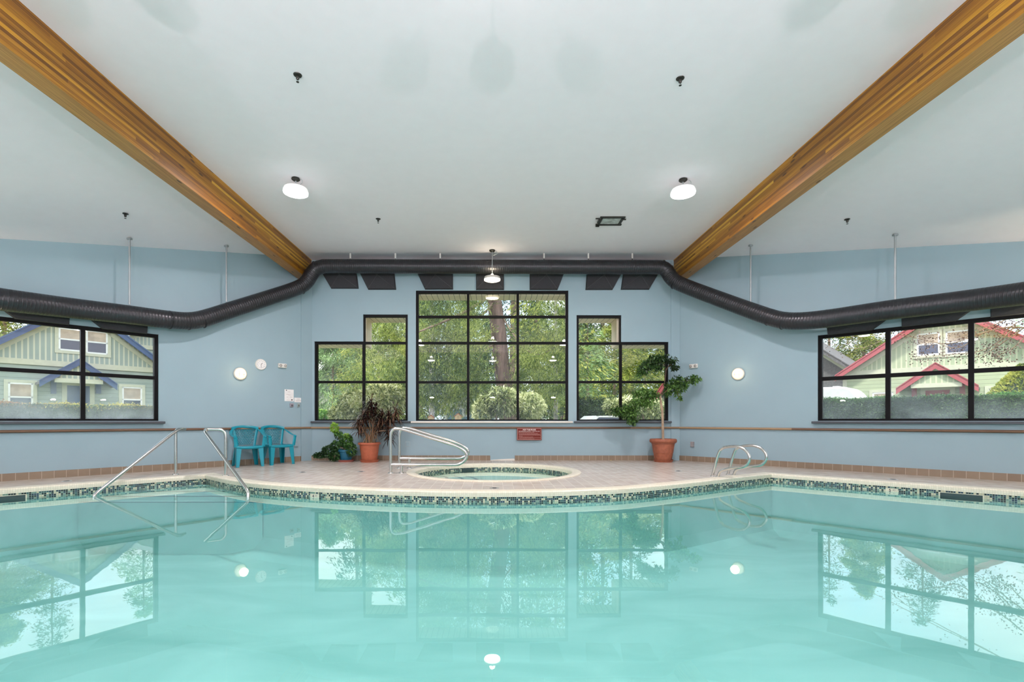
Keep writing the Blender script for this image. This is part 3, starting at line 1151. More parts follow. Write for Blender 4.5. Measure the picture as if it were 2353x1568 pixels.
# floor drains
for k, (x, y, lab) in enumerate(((153, 1106, 'small round floor drain on the left walkway'), (696, 1085.5, 'small floor drain in front of the teal chairs'),
                                (830, 1084, 'small floor drain in front of the big terracotta pot with spiky plant'), (1136, 1122, 'small floor drain between hot tub and pool edge'),
                                (1559, 1083, 'small floor drain beside the pool ladder rails'), (2052, 1102, 'small floor drain on the right walkway'))):
    Y = F * CAMZ / (y - CY)
    X = (x - CX) / F * Y
    r = thing('floor_drain', lab, 'drain', (X, Y, 0), group='floor drains')
    build('flange', MB().lathe([(0, 0.002), (0.055, 0.002), (0.07, 0.0005)], (X, Y, 0), 20), M_steel_dull, r)
    mb = MB()
    for q in range(-2, 3):
        mb.box((X, Y + q * .018, .0025), (0.07 - abs(q) * .012, .008, .002))
    build('slots', mb, M_ink, r)
# a fallen leaf
Y = F * CAMZ / (1059.5 - CY)
tag(leaves('fallen_leaf', [((1404 - CX) / F * Y, Y, .012)], [(1, .2, .1)], .07, .04, foliage_mat('leaf_yellow', (.5, .35, .03), (.6, .42, .05), (.7, .5, .08))),
    'tiny yellow leaf lying on the deck near the back wall', 'leaf')

# ================================================================== HANDRAILS
RT = 0.0255


def flange(mb, x, y, z=0.0):
    mb.lathe([(0, 0.016), (0.03, 0.016), (0.045, 0.012), (0.05, 0.0)], (x, y, z), 20)


def rail_thing(label, group, tubes, feet, name='handrail', r=RT, cat='handrail'):
    x, y = feet[0]
    root = thing(name, label, cat, (x, y, 0), group=group)
    for nm, pts, rad in tubes:
        build(nm, MB().tube(fillet(pts, rad, 8), r, 14), M_steel, root, smooth=True)
    for fx, fy in feet:
        mb = MB(); flange(mb, fx, fy)
        build('floor_flange', mb, M_steel, root, smooth=True)
    return root


# pool entry rails
P2 = Vector((-5.58, 8.58, 0)); T = Vector((-5.545, 8.76, .80)); P1 = Vector((-5.83, 7.00, -.32))
dd = (T - P1).normalized()
rail_thing('long stainless handrail sloping into the pool, further from the chairs', 'pool entry handrails',
           [('rail_tube', [P2, P2 + Vector((0, 0, .80)), T + Vector((0.0, .05, .0)), T + Vector((0.0, -.16, .0)), Vector((-5.80, 7.10, -.13)), Vector((-5.80, 7.08, -.20))], [.08, .05, .12, .05])],
           [(P2.x, P2.y)])
P2 = Vector((-4.59, 8.38, 0))
rail_thing('long stainless handrail sloping into the pool, in front of the left teal chair', 'pool entry handrails',
           [('rail_tube', [P2, P2 + Vector((0, 0, .80)), Vector((-4.86, 8.25, .805)), Vector((-4.78, 8.10, .76)), Vector((-3.52, 7.02, -.07)), Vector((-3.505, 6.985, -.19))], [.13, .06, .05, .10])],
           [(P2.x, P2.y)])
# hot tub rails
for lab, yy, x0, zt, zb, xe in (('stainless loop handrail beside the hot tub, nearer the pool', 8.79, -1.84, .80, .155, -.475),
                               ('stainless loop handrail beside the hot tub, nearer the back wall', 9.67, -1.85, .80, .20, -.49)):
    pts = [(x0, yy, 0), (x0, yy, zt), (x0 + .18, yy, zt + .01), (xe - .13, yy, .475), (xe + .05, yy, .33), (xe - .10, yy, zb), (x0 + .19, yy, zb), (x0, yy, zb)]
    rail_thing(lab, 'hot tub handrails',
               [('rail_tube', pts, [.16, .12, .10, .14, .10, .01]), ('rear_post', [(x0 + .195, yy, 0), (x0 + .195, yy, zb * .5), (x0 + .195, yy, zb)], .01)],
               [(x0, yy), (x0 + .195, yy)], r=.0275)
# ladder grab rails on the right
for lab, bx, by in (('stainless grab rail hoop at the right of the pool, nearer the potted tree', 3.745, 8.31), ('stainless grab rail hoop at the right of the pool, nearer the right wall', 4.13, 8.56)):
    d = Vector((.45, -.89, 0)).normalized()
    if bx > 4:
        d = Vector((.50, -.866, 0)).normalized()
    B = Vector((bx, by, 0))
    prof = [(0, 0), (.11, .36), (.18, .475), (.29, .515), (.48, .53), (.63, .47), (.69, .345), (.60, .22), (.36, .17), (.17, .105), (.105, 0.0)]
    prof = [(s, z) for s, z in prof]
    pts = [B + d * s + Vector((0, 0, z)) for s, z in prof]
    cc = catmull(pts, 6)
    rt = thing('ladder_grab_rail', lab, 'grab rail', (bx, by, 0), group='pool ladder grab rails')
    build('rail_tube', MB().tube(cc, .0225, 14), M_steel, rt, smooth=True)
    for s in (0, .105):
        q = B + d * s
        mb = MB(); mb.lathe([(0, .01), (.03, .01), (.034, 0)], (q.x, q.y, 0), 18)
        build('floor_flange', mb, M_steel, rt)

# ================================================================== DUCT
Yd = 11.17
dl = [W(-140, 668, 6.9), W(0, 688.5, 7.30), W(150, 707, 8.0), W(300, 724, 8.62), W(390, 735.5, 9.05), W(430, 738.5, 9.3), W(462, 735, 9.5), W(520, 716, 9.9), W(650, 674, 10.8),
      W(688, 661, 11.02), W(706, 648, 11.12), W(714, 632, 11.15), W(725, 617, Yd), W(745, 612, Yd)]
dr = [W(2500, 655, 6.5), W(2353, 675, 7.15), W(2210, 693, 7.75), W(2050, 711.5, 8.3), W(1900, 733, 8.95), W(1845, 738.5, 9.2), W(1802, 738, 9.45), W(1770, 730, 9.65), W(1700, 705, 10.1), W(1590, 664, 10.8),
      W(1555, 650, 11.02), W(1541, 638, 11.12), W(1534, 624, 11.15), W(1524, 615, Yd), W(1508, 614.5, Yd)]


def rads(path, base=.158, grow=.012):
    return [base + grow * max(0.0, (10.8 - p.y) / 3.4) for p in path]


duct = thing('air_duct', 'dark grey spiral air duct running below the ceiling along all three walls', 'duct', (0, Yd, 3.4))
lp = fillet(dl, .22, 3); rp = fillet(dr, .22, 3)
mid = [W(x, 612 + (x - 745) * .0035, Yd) for x in range(745, 1509, 20)]
full = lp + mid[1:-1] + list(reversed(rp))
build('duct_pipe', MB().tube(full, rads(full), 28), M_duct, duct, smooth=True)


def band(p, q, r):
    d = (q - p).normalized()
    return MB().tube([p - d * .008, p + d * .008], r, 28)


for i in (4, 5, 6, 9, 11, 12):
    for P_ in (dl, dr):
        j = i if P_ is dl else i + (0 if i < 5 else 1)
        j = min(j, len(P_) - 2)
        build('duct_seam', band(P_[j], P_[j + 1], rads([P_[j]])[0] + .006), M_duct, duct, smooth=True)
for x in (805, 908.5, 1011.5, 1250, 1352, 1453):
    p = W(x, 600, Yd)
    mb = MB().tube([(p.x, Yd, 4.585), (p.x, Yd, ZT)], .008, 8)
    h = build('hanger_rod', mb, M_darkmetal, duct)
    build('ceiling_anchor', MB().tube([(p.x, Yd, 4.665), (p.x, Yd, ZT)], .020, 10), M_white, h)
for x, yb, Y in ((297.5, 700, 8.62), (520, 694, 9.88), (1725, 696, 10.0), (2057, 688, 8.28)):
    p = W(x, yb, Y)
    zt_ = ceil_z(p.x)
    h = build('hanger_rod', MB().tube([p, (p.x, p.y, zt_)], .016, 8), M_steel_dull, duct)
    build('ceiling_anchor', MB().box((p.x, p.y, zt_ - .02), (.07, .05, .03)), M_steel_dull, h)

# ================================================================== ACOUSTIC PANELS
cp = [((739, 820, 824.5, 761.5), 664, 'grey acoustic panel high on the back wall, leftmost under the duct'),
      ((826, 906.5, 910.5, 846.5), 666.5, 'grey acoustic panel high on the back wall, second from the left under the duct'),
      ((958, 1041, 1041, 977), 666, 'grey acoustic panel above the left column of the centre window'),
      ((1094, 1158, 1158, 1094), 667, 'grey acoustic panel behind the hanging lamp above the centre window'),
      ((1217, 1297, 1281, 1217), 667, 'grey acoustic panel above the right column of the centre window'),
      ((1348, 1430, 1407, 1345), 667, 'grey acoustic panel high on the back wall, second from the right under the duct'),
      ((1432, 1515, 1491, 1426), 666.5, 'grey acoustic panel high on the back wall, rightmost under the duct')]
for (a, b, c, d), yb, lab in cp:
    root = thing('acoustic_panel', lab, 'acoustic panel', (cs((a + b) / 2), YC, 4.2), group='acoustic panels above the windows')
    yt = 626
    k = 0.55
    # outline continues up behind the duct to a square-ish panel
    ext = (yb - yt + 24) / (yb - yt)
    A = d + (a - d) * ext; B = c + (b - c) * ext
    zt_, zb_ = cz(yt - 24), cz(yb)
    poly = [(cs(d), zb_), (cs(c), zb_), (cs(B), zt_), (cs(A), zt_)]
    mb = MB()
    outer = [FC.pt(s, z, 0) for s, z in poly]
    mids = (sum(p[0] for p in poly) / 4, sum(p[1] for p in poly) / 4)
    front = [FC.pt(s + (mids[0] - s) * .04, z + (mids[1] - z) * .04, -.07) for s, z in poly]
    apex = FC.pt(mids[0], mids[1], -.095)
    mb.add(outer + front + [apex], [(0, 1, 5, 4), (1, 2, 6, 5), (2, 3, 7, 6), (3, 0, 4, 7), (4, 5, 8), (5, 6, 8), (6, 7, 8), (7, 4, 8), (3, 2, 1, 0)])
    build('panel_body', mb, M_panel, root)
    mb = MB()
    for q in front:
        mb.tube([q + Vector((0, -.001, 0)), apex + Vector((0, -.001, 0))], .0045, 5)
    build('crease', mb, M_crease, root)


def side_panel(fr, xs, ztop, zbot, lab):
    """xs = pixel columns of bottom-left, bottom-right, top-right, top-left"""
    bl, br, tr, tl = (fr.px(x, 740, 0)[0] for x in xs)
    root = thing('acoustic_panel', lab, 'acoustic panel', tuple(fr.pt((bl + br) / 2, zbot)), group='acoustic panels above the windows')
    poly = [(bl, zbot), (br, zbot), (tr, ztop), (tl, ztop)]
    ms = (sum(p[0] for p in poly) / 4, sum(p[1] for p in poly) / 4)
    outer = [fr.pt(s, z, 0) for s, z in poly]
    front = [fr.pt(s + (ms[0] - s) * .04, z + (ms[1] - z) * .04, -.07) for s, z in poly]
    apex = fr.pt(ms[0], ms[1], -.095)
    mb = MB().add(outer + front + [apex], [(0, 1, 5, 4), (1, 2, 6, 5), (2, 3, 7, 6), (3, 0, 4, 7), (4, 5, 8), (5, 6, 8), (6, 7, 8), (7, 4, 8), (3, 2, 1, 0)])
    build('panel_body', mb, M_panel, root)


side_panel(FL, (34, 159, 161, -20), zLw + .20, zLw - .02, 'grey acoustic panel above the left window, nearer the camera')
side_panel(FL, (234, 338, 340, 190), zLw + .20, zLw - .02, 'grey acoustic panel above the left window, nearer the clock wall')
side_panel(FR, (1902, 2004, 2050, 1899), zRw + .20, zRw - .02, 'grey acoustic panel above the right window, nearest the corner')
side_panel(FR, (2072, 2196, 2250, 2071), zRw + .20, zRw - .02, 'grey acoustic panel above the right window, middle of three')
side_panel(FR, (2276, 2420, 2480, 2275), zRw + .20, zRw - .02, 'grey acoustic panel above the right window, cut by the photo edge')


# ================================================================== LAMPS
def pendant(x, y, drop, label, warm=False, r=.19, power=1.0, visible_detail=True, name='pendant_lamp'):
    zc = ceil_z(x)
    root = thing(name, label, 'lamp', (x, y, zc), group='round ceiling lamps')
    zl = zc - drop
    build('canopy', MB().lathe([(0, 0), (.062, 0), (.066, -.02), (.05, -.035), (.012, -.042), (0, -.042)], (x, y, zc), 20), M_darkmetal, root, smooth=True)
    build('stem', MB().tube([(x, y, zc - .03), (x, y, zl + .09)], .009, 8), M_steel_dull, root)
    build('shade', MB().lathe([(.012, .11), (.03, .095), (.05, .065), (r * .62, .052), (r * .92, .035), (r, .0), (r * .985, -.02), (r * .9, -.02), (r * .9, 0.0), (0, .02)], (x, y, zl), 36), M_shade if warm else EMSHADE, root, smooth=True)
    lens = build('lens', MB().lathe([(r * .985, -.018), (r * .97, -.038), (r * .8, -.052), (0, -.056)], (x, y, zl), 36), EMWARM if warm else EMW, root, smooth=True)
    build('cord', MB().tube(catmull([(x + .03, y, zc - .01), (x + .10, y - .02, zc - .03), (x + .11, y - .03, zc - .09), (x + .03, y, zc - .12)], 5), .004, 6), M_steel_dull, root)
    ld = bpy.data.lights.new('lamp_light', 'AREA')
    ld.shape = 'DISK'; ld.size = r * 1.8
    ld.energy = LAMP_W * power
    ld.color = (1.0, .84, .62) if warm else (1.0, .87, .90)
    lo = bpy.data.objects.new('lamp_light', ld); COL.objects.link(lo)
    lo.location = (x, y, zl - .062)
    fix_parent(lo, root, True)
    if LAMP_UP:
        lu = bpy.data.lights.new('lamp_spill', 'POINT')
        lu.shadow_soft_size = .06; lu.energy = LAMP_UP * power
        lu.color = ld.color
        l2 = bpy.data.objects.new('lamp_spill', lu); COL.objects.link(l2)
        l2.location = (x, y, zl + (.125 if drop > .28 else .10))
        if drop > .4:
            fix_parent(l2, root, True)
        else:
            bpy.data.objects.remove(l2)
    return root


pendant(-3.11, 7.70, .20, 'round white ceiling lamp near the left beam, glowing brightly', power=3.4)
pendant(3.02, 7.73, .20, 'round white ceiling lamp near the right beam, glowing brightly', power=3.4)
pendant((1131 - CX) / F * 10.94, 10.94, .64, 'warm round pendant lamp on a stem in front of the duct above the centre window', warm=True, r=.185, power=.25)
# the rest of the hall's lamps hang outside the photograph
for x, y, dr_, pw in ((-3.1, 2.6, .55, 1.15), (3.05, 2.6, .55, 1.15), (0.0, 3.3, .55, .9), (-3.1, -1.2, .75, 1.2), (3.05, -1.2, .75, 1.2), (0.0, -1.4, .75, 1.0)):
    pendant(x, y, dr_, 'round ceiling lamp over the near end of the pool, outside the photo', power=pw)
for x, y in ((-8.6, 4.9), (8.75, 5.2)):
    pendant(x, y, .5, 'warm round pendant lamp over the %s walkway, outside the photo' % ('left' if x < 0 else 'right'), warm=True, power=.75)


def uplighter(fr, s, z, lab, power, warm=False, aim=.45):
    p = fr.pt(s, z, 0)
    root = thing('wall_uplighter', lab, 'lamp', tuple(p), group='bowl uplighters on the near walls')
    q = fr.pt(s, z, -.16)
    build('bowl', MB().lathe([(0, -.10), (.09, -.08), (.14, -.02), (.15, .065), (.142, .065), (.13, -.01), (0, -.085)], q, 28), M_darkmetal, root, smooth=True)
    build('arm', MB().tube([fr.pt(s, z - .03, 0), fr.pt(s, z - .03, -.06)], .03, 10), M_steel_dull, root)
    ld = bpy.data.lights.new('uplighter_light', 'AREA'); ld.shape = 'DISK'; ld.size = .26; ld.energy = power
    ld.color = (1.0, .80, .55) if warm else (1.0, .87, .91)
    lo = bpy.data.objects.new('uplighter_light', ld); COL.objects.link(lo)
    lo.location = q + Vector((0, 0, .045))
    lo.rotation_euler = (Vector((0, 0, 1)) - fr.n * aim).to_track_quat('-Z', 'Y').to_euler()
    fix_parent(lo, root, True)


for s_, nm_ in ((-3.4, 'right'), (0.0, 'middle'), (3.4, 'left')):
    uplighter(FB, s_, 2.15, 'bowl uplighter added for ceiling light on the unseen wall behind the camera, %s one of three' % nm_, CEIL_FILL, aim=.95)  # added fill for the ceiling, fixtures not seen
for s_, fr_, nm_ in ((-5.4, FWL, 'far left'), (-7.6, FWL, 'far left'), (5.4, FWR, 'far right'), (7.6, FWR, 'far right')):
    uplighter(fr_, s_, 1.9, 'bowl uplighter added for ceiling light on the %s wall outside the photo, %s the corner' % (nm_, 'away from' if abs(s_) < 6 else 'close to'), CEIL_FILL * .45, aim=.8)  # more unseen fill lights, added to even out the ceiling
uplighter(FR, FR.px(2440, 700)[0], 2.0, 'small warm uplighter above the right window, just outside the photo', 9, warm=True, aim=.0)
uplighter(FL, FL.px(-75, 700)[0], 2.0, 'small warm uplighter above the left window, just outside the photo', 4, warm=True, aim=.0)


def bulkhead(fr, x, y, lab):
    s, z = fr.px(x, y)
    p = fr.pt(s, z, 0)
    root = thing('wall_lamp', lab, 'lamp', tuple(p), group='round wall lamps')
    ax = -fr.n
    build('base_ring', MB().lathe([(0, 0), (.132, 0), (.135, .03), (.122, .045), (.118, .04)], p, 36, ax), M_sill_white, root, smooth=True)
    build('dome', MB().lathe([(.121, .038), (.112, .062), (.085, .085), (.045, .098), (0, .102)], p, 36, ax), EMDOME, root, smooth=True)
    mb = MB()
    for k in range(3):
        off = (-.045, 0.0, .045)[k]
        pts = []
        for q in range(11):
            a_ = -1 + 2 * q / 10
            rr = math.sqrt(max(0, .118 ** 2 - off ** 2)) * a_
            h = .105 * math.sqrt(max(0, 1 - (off ** 2 + rr ** 2) / .124 ** 2)) + .003
            pts.append(p + fr.t * (off if k != 1 else 0) + Vector((0, 0, rr)) * 1.0 - fr.n * h if k != 1 else p + fr.t * rr + Vector((0, 0, -.012)) - fr.n * h)
        mb.tube(pts, .003, 5)
    build('guard_wires', mb, mat('guard_wire', (.34, .26, .16), .5), root)
    ld = bpy.data.lights.new('wall_lamp_light', 'POINT'); ld.energy = 1.6; ld.color = (1, .78, .5); ld.shadow_soft_size = .09
    lo = bpy.data.objects.new('wall_lamp_light', ld); COL.objects.link(lo)
    lo.location = p - fr.n * .2
    fix_parent(lo, root, True)


bulkhead(FL, 551, 859.5, 'round glowing wall lamp on the left wall beside the clock')
bulkhead(FR, 1697, 860, 'round glowing wall lamp on the right wall above the ladder rails')


# sprinklers
def sprinkler(x, y, lab):
    v = (CY - y) / F
    u = (x - CX) / F
    Y = (ZT - CAMZ) / v
    if abs(u * Y) > BX:
        k = .315 if u < 0 else .285
        # CAMZ + v*Y = ZT - k*(|u|Y - BX)
        Y = (ZT + k * BX - CAMZ) / (v + k * abs(u))
    p = Vector((u * Y, Y, ceil_z(u * Y)))
    root = thing('sprinkler', lab, 'sprinkler', tuple(p), group='ceiling sprinklers')
    build('escutcheon', MB().lathe([(0, .0), (.046, -.001), (.043, -.008), (.020, -.018), (0, -.018)], p, 24), M_darkmetal, root, smooth=True)
    build('body', MB().lathe([(0, -.018), (.017, -.018), (.018, -.045), (.011, -.056), (0, -.056)], p, 16), M_darkmetal, root, smooth=True)
    mb = MB()
    for sx in (-1, 1):
        mb.tube([p + Vector((sx * .010, 0, -.05)), p + Vector((sx * .010, 0, -.07)), p + Vector((0, 0, -.08))], .0025, 6)
    build('yoke', mb, M_steel_dull, root)
    build('deflector', MB().lathe([(0, -.078), (.015, -.078), (.015, -.082), (0, -.082)], p, 16), M_darkmetal, root)


sprinkler(684, 172, 'black ceiling sprinkler above the left ceiling lamp')
sprinkler(1563, 180, 'black ceiling sprinkler above the right ceiling lamp')
sprinkler(288, 491, 'black sprinkler on the sloping ceiling left of the left beam')
sprinkler(869, 503, 'small black ceiling sprinkler between the left lamp and the hanging lamp')
sprinkler(1947, 504, 'black sprinkler on the sloping ceiling right of the right beam')

# open ceiling hatch
Yh = (ZT - CAMZ) * F / (CY - 507)
Xh = (1403 - CX) / F * Yh
hatch = thing('ceiling_hatch', 'small square ceiling hatch frame hanging open between the lamps', 'hatch', (Xh, Yh, ZT))
mb = MB()
w2, d2 = .20, .17
for a, b, sx, sy in ((0, d2, .50, .045), (0, -d2, .47, .045), (w2, 0, .045, .36), (-w2, 0, .045, .36)):
    mb.box((Xh + a, Yh + b, ZT - .012), (sx, sy, .024))
build('frame', mb, M_darkmetal, hatch)
build('insert_panel', MB().box((Xh, Yh, ZT - .004), (.36, .30, .006)), mat('hatch_panel', (.50, .54, .53), .5, noise=.5, scale=9), hatch)
for a, b, c, d in ((-.27, -.16, .10, .02), (.22, -.12, .08, .02), (-.21, .20, .07, .03), (-.24, -.04, .03, .14)):
    build('clip', MB().box((Xh + a, Yh + b, ZT - .03), (c, d, .02)), M_darkmetal, hatch)


# ================================================================== THINGS ON THE WALLS
def emergency(fr, x, y, lab):
    s, z = fr.px(x, y)
    root = thing('emergency_light', lab, 'emergency light', tuple(fr.pt(s, z)), group='twin head emergency lights')
    build('housing', MB().fbox(fr, s - .095, s + .095, z - .048, z + .048, -.05, 0), M_white, root, bevel=.008)
    for q in (-1, 1):
        h = build('lamp_head', MB().lathe([(0, 0), (.036, 0), (.036, .016), (.028, .02), (0, .016)], fr.pt(s + q * .055, z, -.05), 20, -fr.n), M_shade, root, smooth=True)
        build('lens_ring', MB().lathe([(.018, .018), (.026, .022), (.02, .024)], fr.pt(s + q * .055, z, -.05), 16, -fr.n), M_darkmetal, h)


emergency(FL, 647.5, 841, 'white twin head emergency light on the left wall beside the clock')
emergency(FR, 1595, 842, 'white twin head emergency light on the right wall beside the potted tree')

s, z = FL.px(598.5, 838)
p = FL.pt(s, z)
ck = thing('wall_clock', 'round white wall clock on the left wall above the teal chairs', 'clock', tuple(p))
build('case', MB().lathe([(0, 0), (.118, 0), (.122, .02), (.114, .036), (.098, .03)], p, 40, -FL.n), M_white, ck, smooth=True)
face = build('dial', MB().lathe([(0, .028), (.10, .028)], p, 40, -FL.n), M_paper, ck)
mb = MB()
for k in range(12):
    a_ = 2 * PI * k / 12
    c_ = FL.pt(s + .078 * math.sin(a_), z + .078 * math.cos(a_), -.030)
    R = Matrix.Rotation(math.atan2(FL.t.y, FL.t.x), 3, 'Z') @ Matrix.Rotation(a_, 3, 'Y')
    mb.box(c_, (.005, .002, .018), R)
build('hour_marks', mb, M_ink, face)
for nm, ang, ln, wd in (('minute_hand', 180, .07, .006), ('hour_hand', 45, .045, .008)):
    a_ = math.radians(ang)
    mb = MB()
    c_ = FL.pt(s + ln / 2 * math.sin(a_), z + ln / 2 * math.cos(a_), -.033)
    R = Matrix.Rotation(math.atan2(FL.t.y, FL.t.x), 3, 'Z') @ Matrix.Rotation(a_, 3, 'Y')
    mb.box(c_, (wd, .002, ln), R)
    build(nm, mb, M_ink, ck)


def paper(fr, x0, x1, y0, y1, lab, marks, nm='notice'):
    xm = (x0 + x1) / 2
    s0 = fr.px(x0, y0)[0]; s1 = fr.px(x1, y0)[0]
    z1 = fr.px(xm, y0)[1]; z0 = fr.px(xm, y1)[1]
    root = thing(nm, lab, 'notice', tuple(fr.pt((s0 + s1) / 2, z0)), group='white paper notices')
    build('sheet', MB().fbox(fr, s0, s1, z0, z1, -.006, 0), M_paper, root)
    mb = MB()
    for a, b, w_, h_ in marks:
        cs_ = s0 + (s1 - s0) * a; cz_ = z1 + (z0 - z1) * b
        mb.fbox(fr, cs_ - w_ / 2, cs_ + w_ / 2, cz_ - h_ / 2, cz_ + h_ / 2, -.0075, -.006)
    build('print_lines', mb, mat('faint_print', (.45, .38, .36), .7), root)
    return root, s0, s1, z0, z1


r, s0, s1, z0, z1 = paper(FL, 653.7, 674.6, 895.5, 922.5, 'taller white paper notice with a dark seal on the left wall', [(.5, .2, .06, .006), (.3, .42, .05, .006), (.5, .46, .05, .006), (.3, .65, .04, .005), (.7, .65, .05, .005), (.5, .9, .12, .004)])
build('seal', MB().lathe([(0, .0075), (.017, .0075), (.017, 0)], FL.pt(s0 + (s1 - s0) * .8, z1 + (z0 - z1) * .88), 16, -FL.n), M_ink, r)
build('stamp', MB().fbox(FL, s0 + .03, s0 + .055, z1 - .03, z1 - .012, -.0078, -.006), M_ink, r)
paper(FL, 676, 696, 914.5, 925, 'small landscape paper notice beside the taller one on the left wall', [(.5, .3, .07, .006), (.5, .55, .15, .006), (.5, .75, .13, .006)])
for x, y, w_, h_, lab, c in ((669.5, 931.5, .085, .085, 'small grey thermostat below the taller paper notice', (.36, .34, .38)), (685, 931.5, .055, .085, 'small greenish switch box below the landscape paper notice', (.36, .44, .42))):
    s, z = FL.px(x, y)
    root = thing('wall_control', lab, 'switch', tuple(FL.pt(s, z)), group='small wall controls')
    build('box', MB().fbox(FL, s - w_ / 2, s + w_ / 2, z - h_ / 2, z + h_ / 2, -.03, 0), mat('ctl' + str(x), c, .5), root, bevel=.004)
    build('dial', MB().fbox(FL, s - w_ * .3, s + w_ * .3, z - .012, z + .006, -.036, -.03), M_ink, root)
    build('lower_slot', MB().fbox(FL, s - w_ * .35, s + w_ * .35, z - .034, z - .027, -.034, -.03), M_ink, root)
for fr, x, y, w_, h_, d_, lab, mm in ((FL, 679.5, 1022, .075, .10, .03, 'wall socket with cover, right of the teal chairs', M_wall), (FR, 1591.5, 1021.5, .075, .115, .04, 'grey covered wall socket right of the potted tree', mat('socket_grey', (.30, .29, .29), .5)),
                                   (FC, 937, 1021, .10, .105, .008, 'blank wall plate painted like the wall behind the hot tub handrails', M_wall)):
    s, z = fr.px(x, y)
    root = thing('wall_socket', lab, 'socket', tuple(fr.pt(s, z)), group='wall sockets')
    build('cover', MB().fbox(fr, s - w_ / 2, s + w_ / 2, z - h_ / 2, z + h_ / 2, -d_, 0), mm, root, bevel=.004)
    build('backplate', MB().fbox(fr, s - w_ / 2 - .006, s + w_ / 2 + .006, z - h_ / 2 - .006, z + h_ / 2 + .006, -.004, 0), M_steel_dull, root)

# hot tub rules sign
sx0, sx1, sz0, sz1 = cs(1187.5), cs(1244), cz(1012), cz(983.5)
sg = thing('rules_sign', 'brown rectangular hot tub rules sign under the timber rail on the back wall', 'sign', (0.85, YC, .6))
build('board', MB().fbox(FC, sx0, sx1, sz0, sz1, -.066, -.058), M_brown, sg, bevel=.002)
mb = MB()
bw = .006; ins = .012
for a, b, c, d in ((sx0 + ins, sx1 - ins, sz0 + ins, sz0 + ins + bw), (sx0 + ins, sx1 - ins, sz1 - ins - bw, sz1 - ins), (sx0 + ins, sx0 + ins + bw, sz0 + ins, sz1 - ins), (sx1 - ins - bw, sx1 - ins, sz0 + ins, sz1 - ins)):
    mb.fbox(FC, a, b, c, d, -.0675, -.066)
build('border_line', mb, M_pinkline, sg)
build('mount', MB().fbox(FC, sx0 + .1, sx1 - .1, sz0 + .05, sz1 - .05, -.058, 0), M_darkmetal, sg)
scx = (sx0 + sx1) / 2; Hs = sz1 - sz0; Wsn = sx1 - sx0
text('heading_letters', 'HOT TUB RULES', FC, scx, sz1 - Hs * .16, -.0668, .042, M_text, sg, bold=.0008)
text('rule_letters', 'NO LIFEGUARD ON DUTY - Use at Own Risk', FC, sx0 + .04, sz1 - Hs * .285, -.0668, .0255, M_text, sg, align='LEFT')
rnd = random.Random(5)
mb = MB()
for i, (b, e) in enumerate(((.06, .66), (.06, .82), (.08, .93), (.08, .97), (.08, .24), (.06, .66), (.08, .97), (.06, .72))):
    z = sz1 - Hs * (.37 + i * .0735)
    s = sx0 + Wsn * b
    while s < sx0 + Wsn * e - .01:
        w_ = rnd.uniform(.012, .035)
        mb.fbox(FC, s, min(s + w_, sx0 + Wsn * .96), z - .0028, z + .0028, -.0672, -.066)
        s += w_ + .006
build('small_print', mb, M_pinkline, sg)


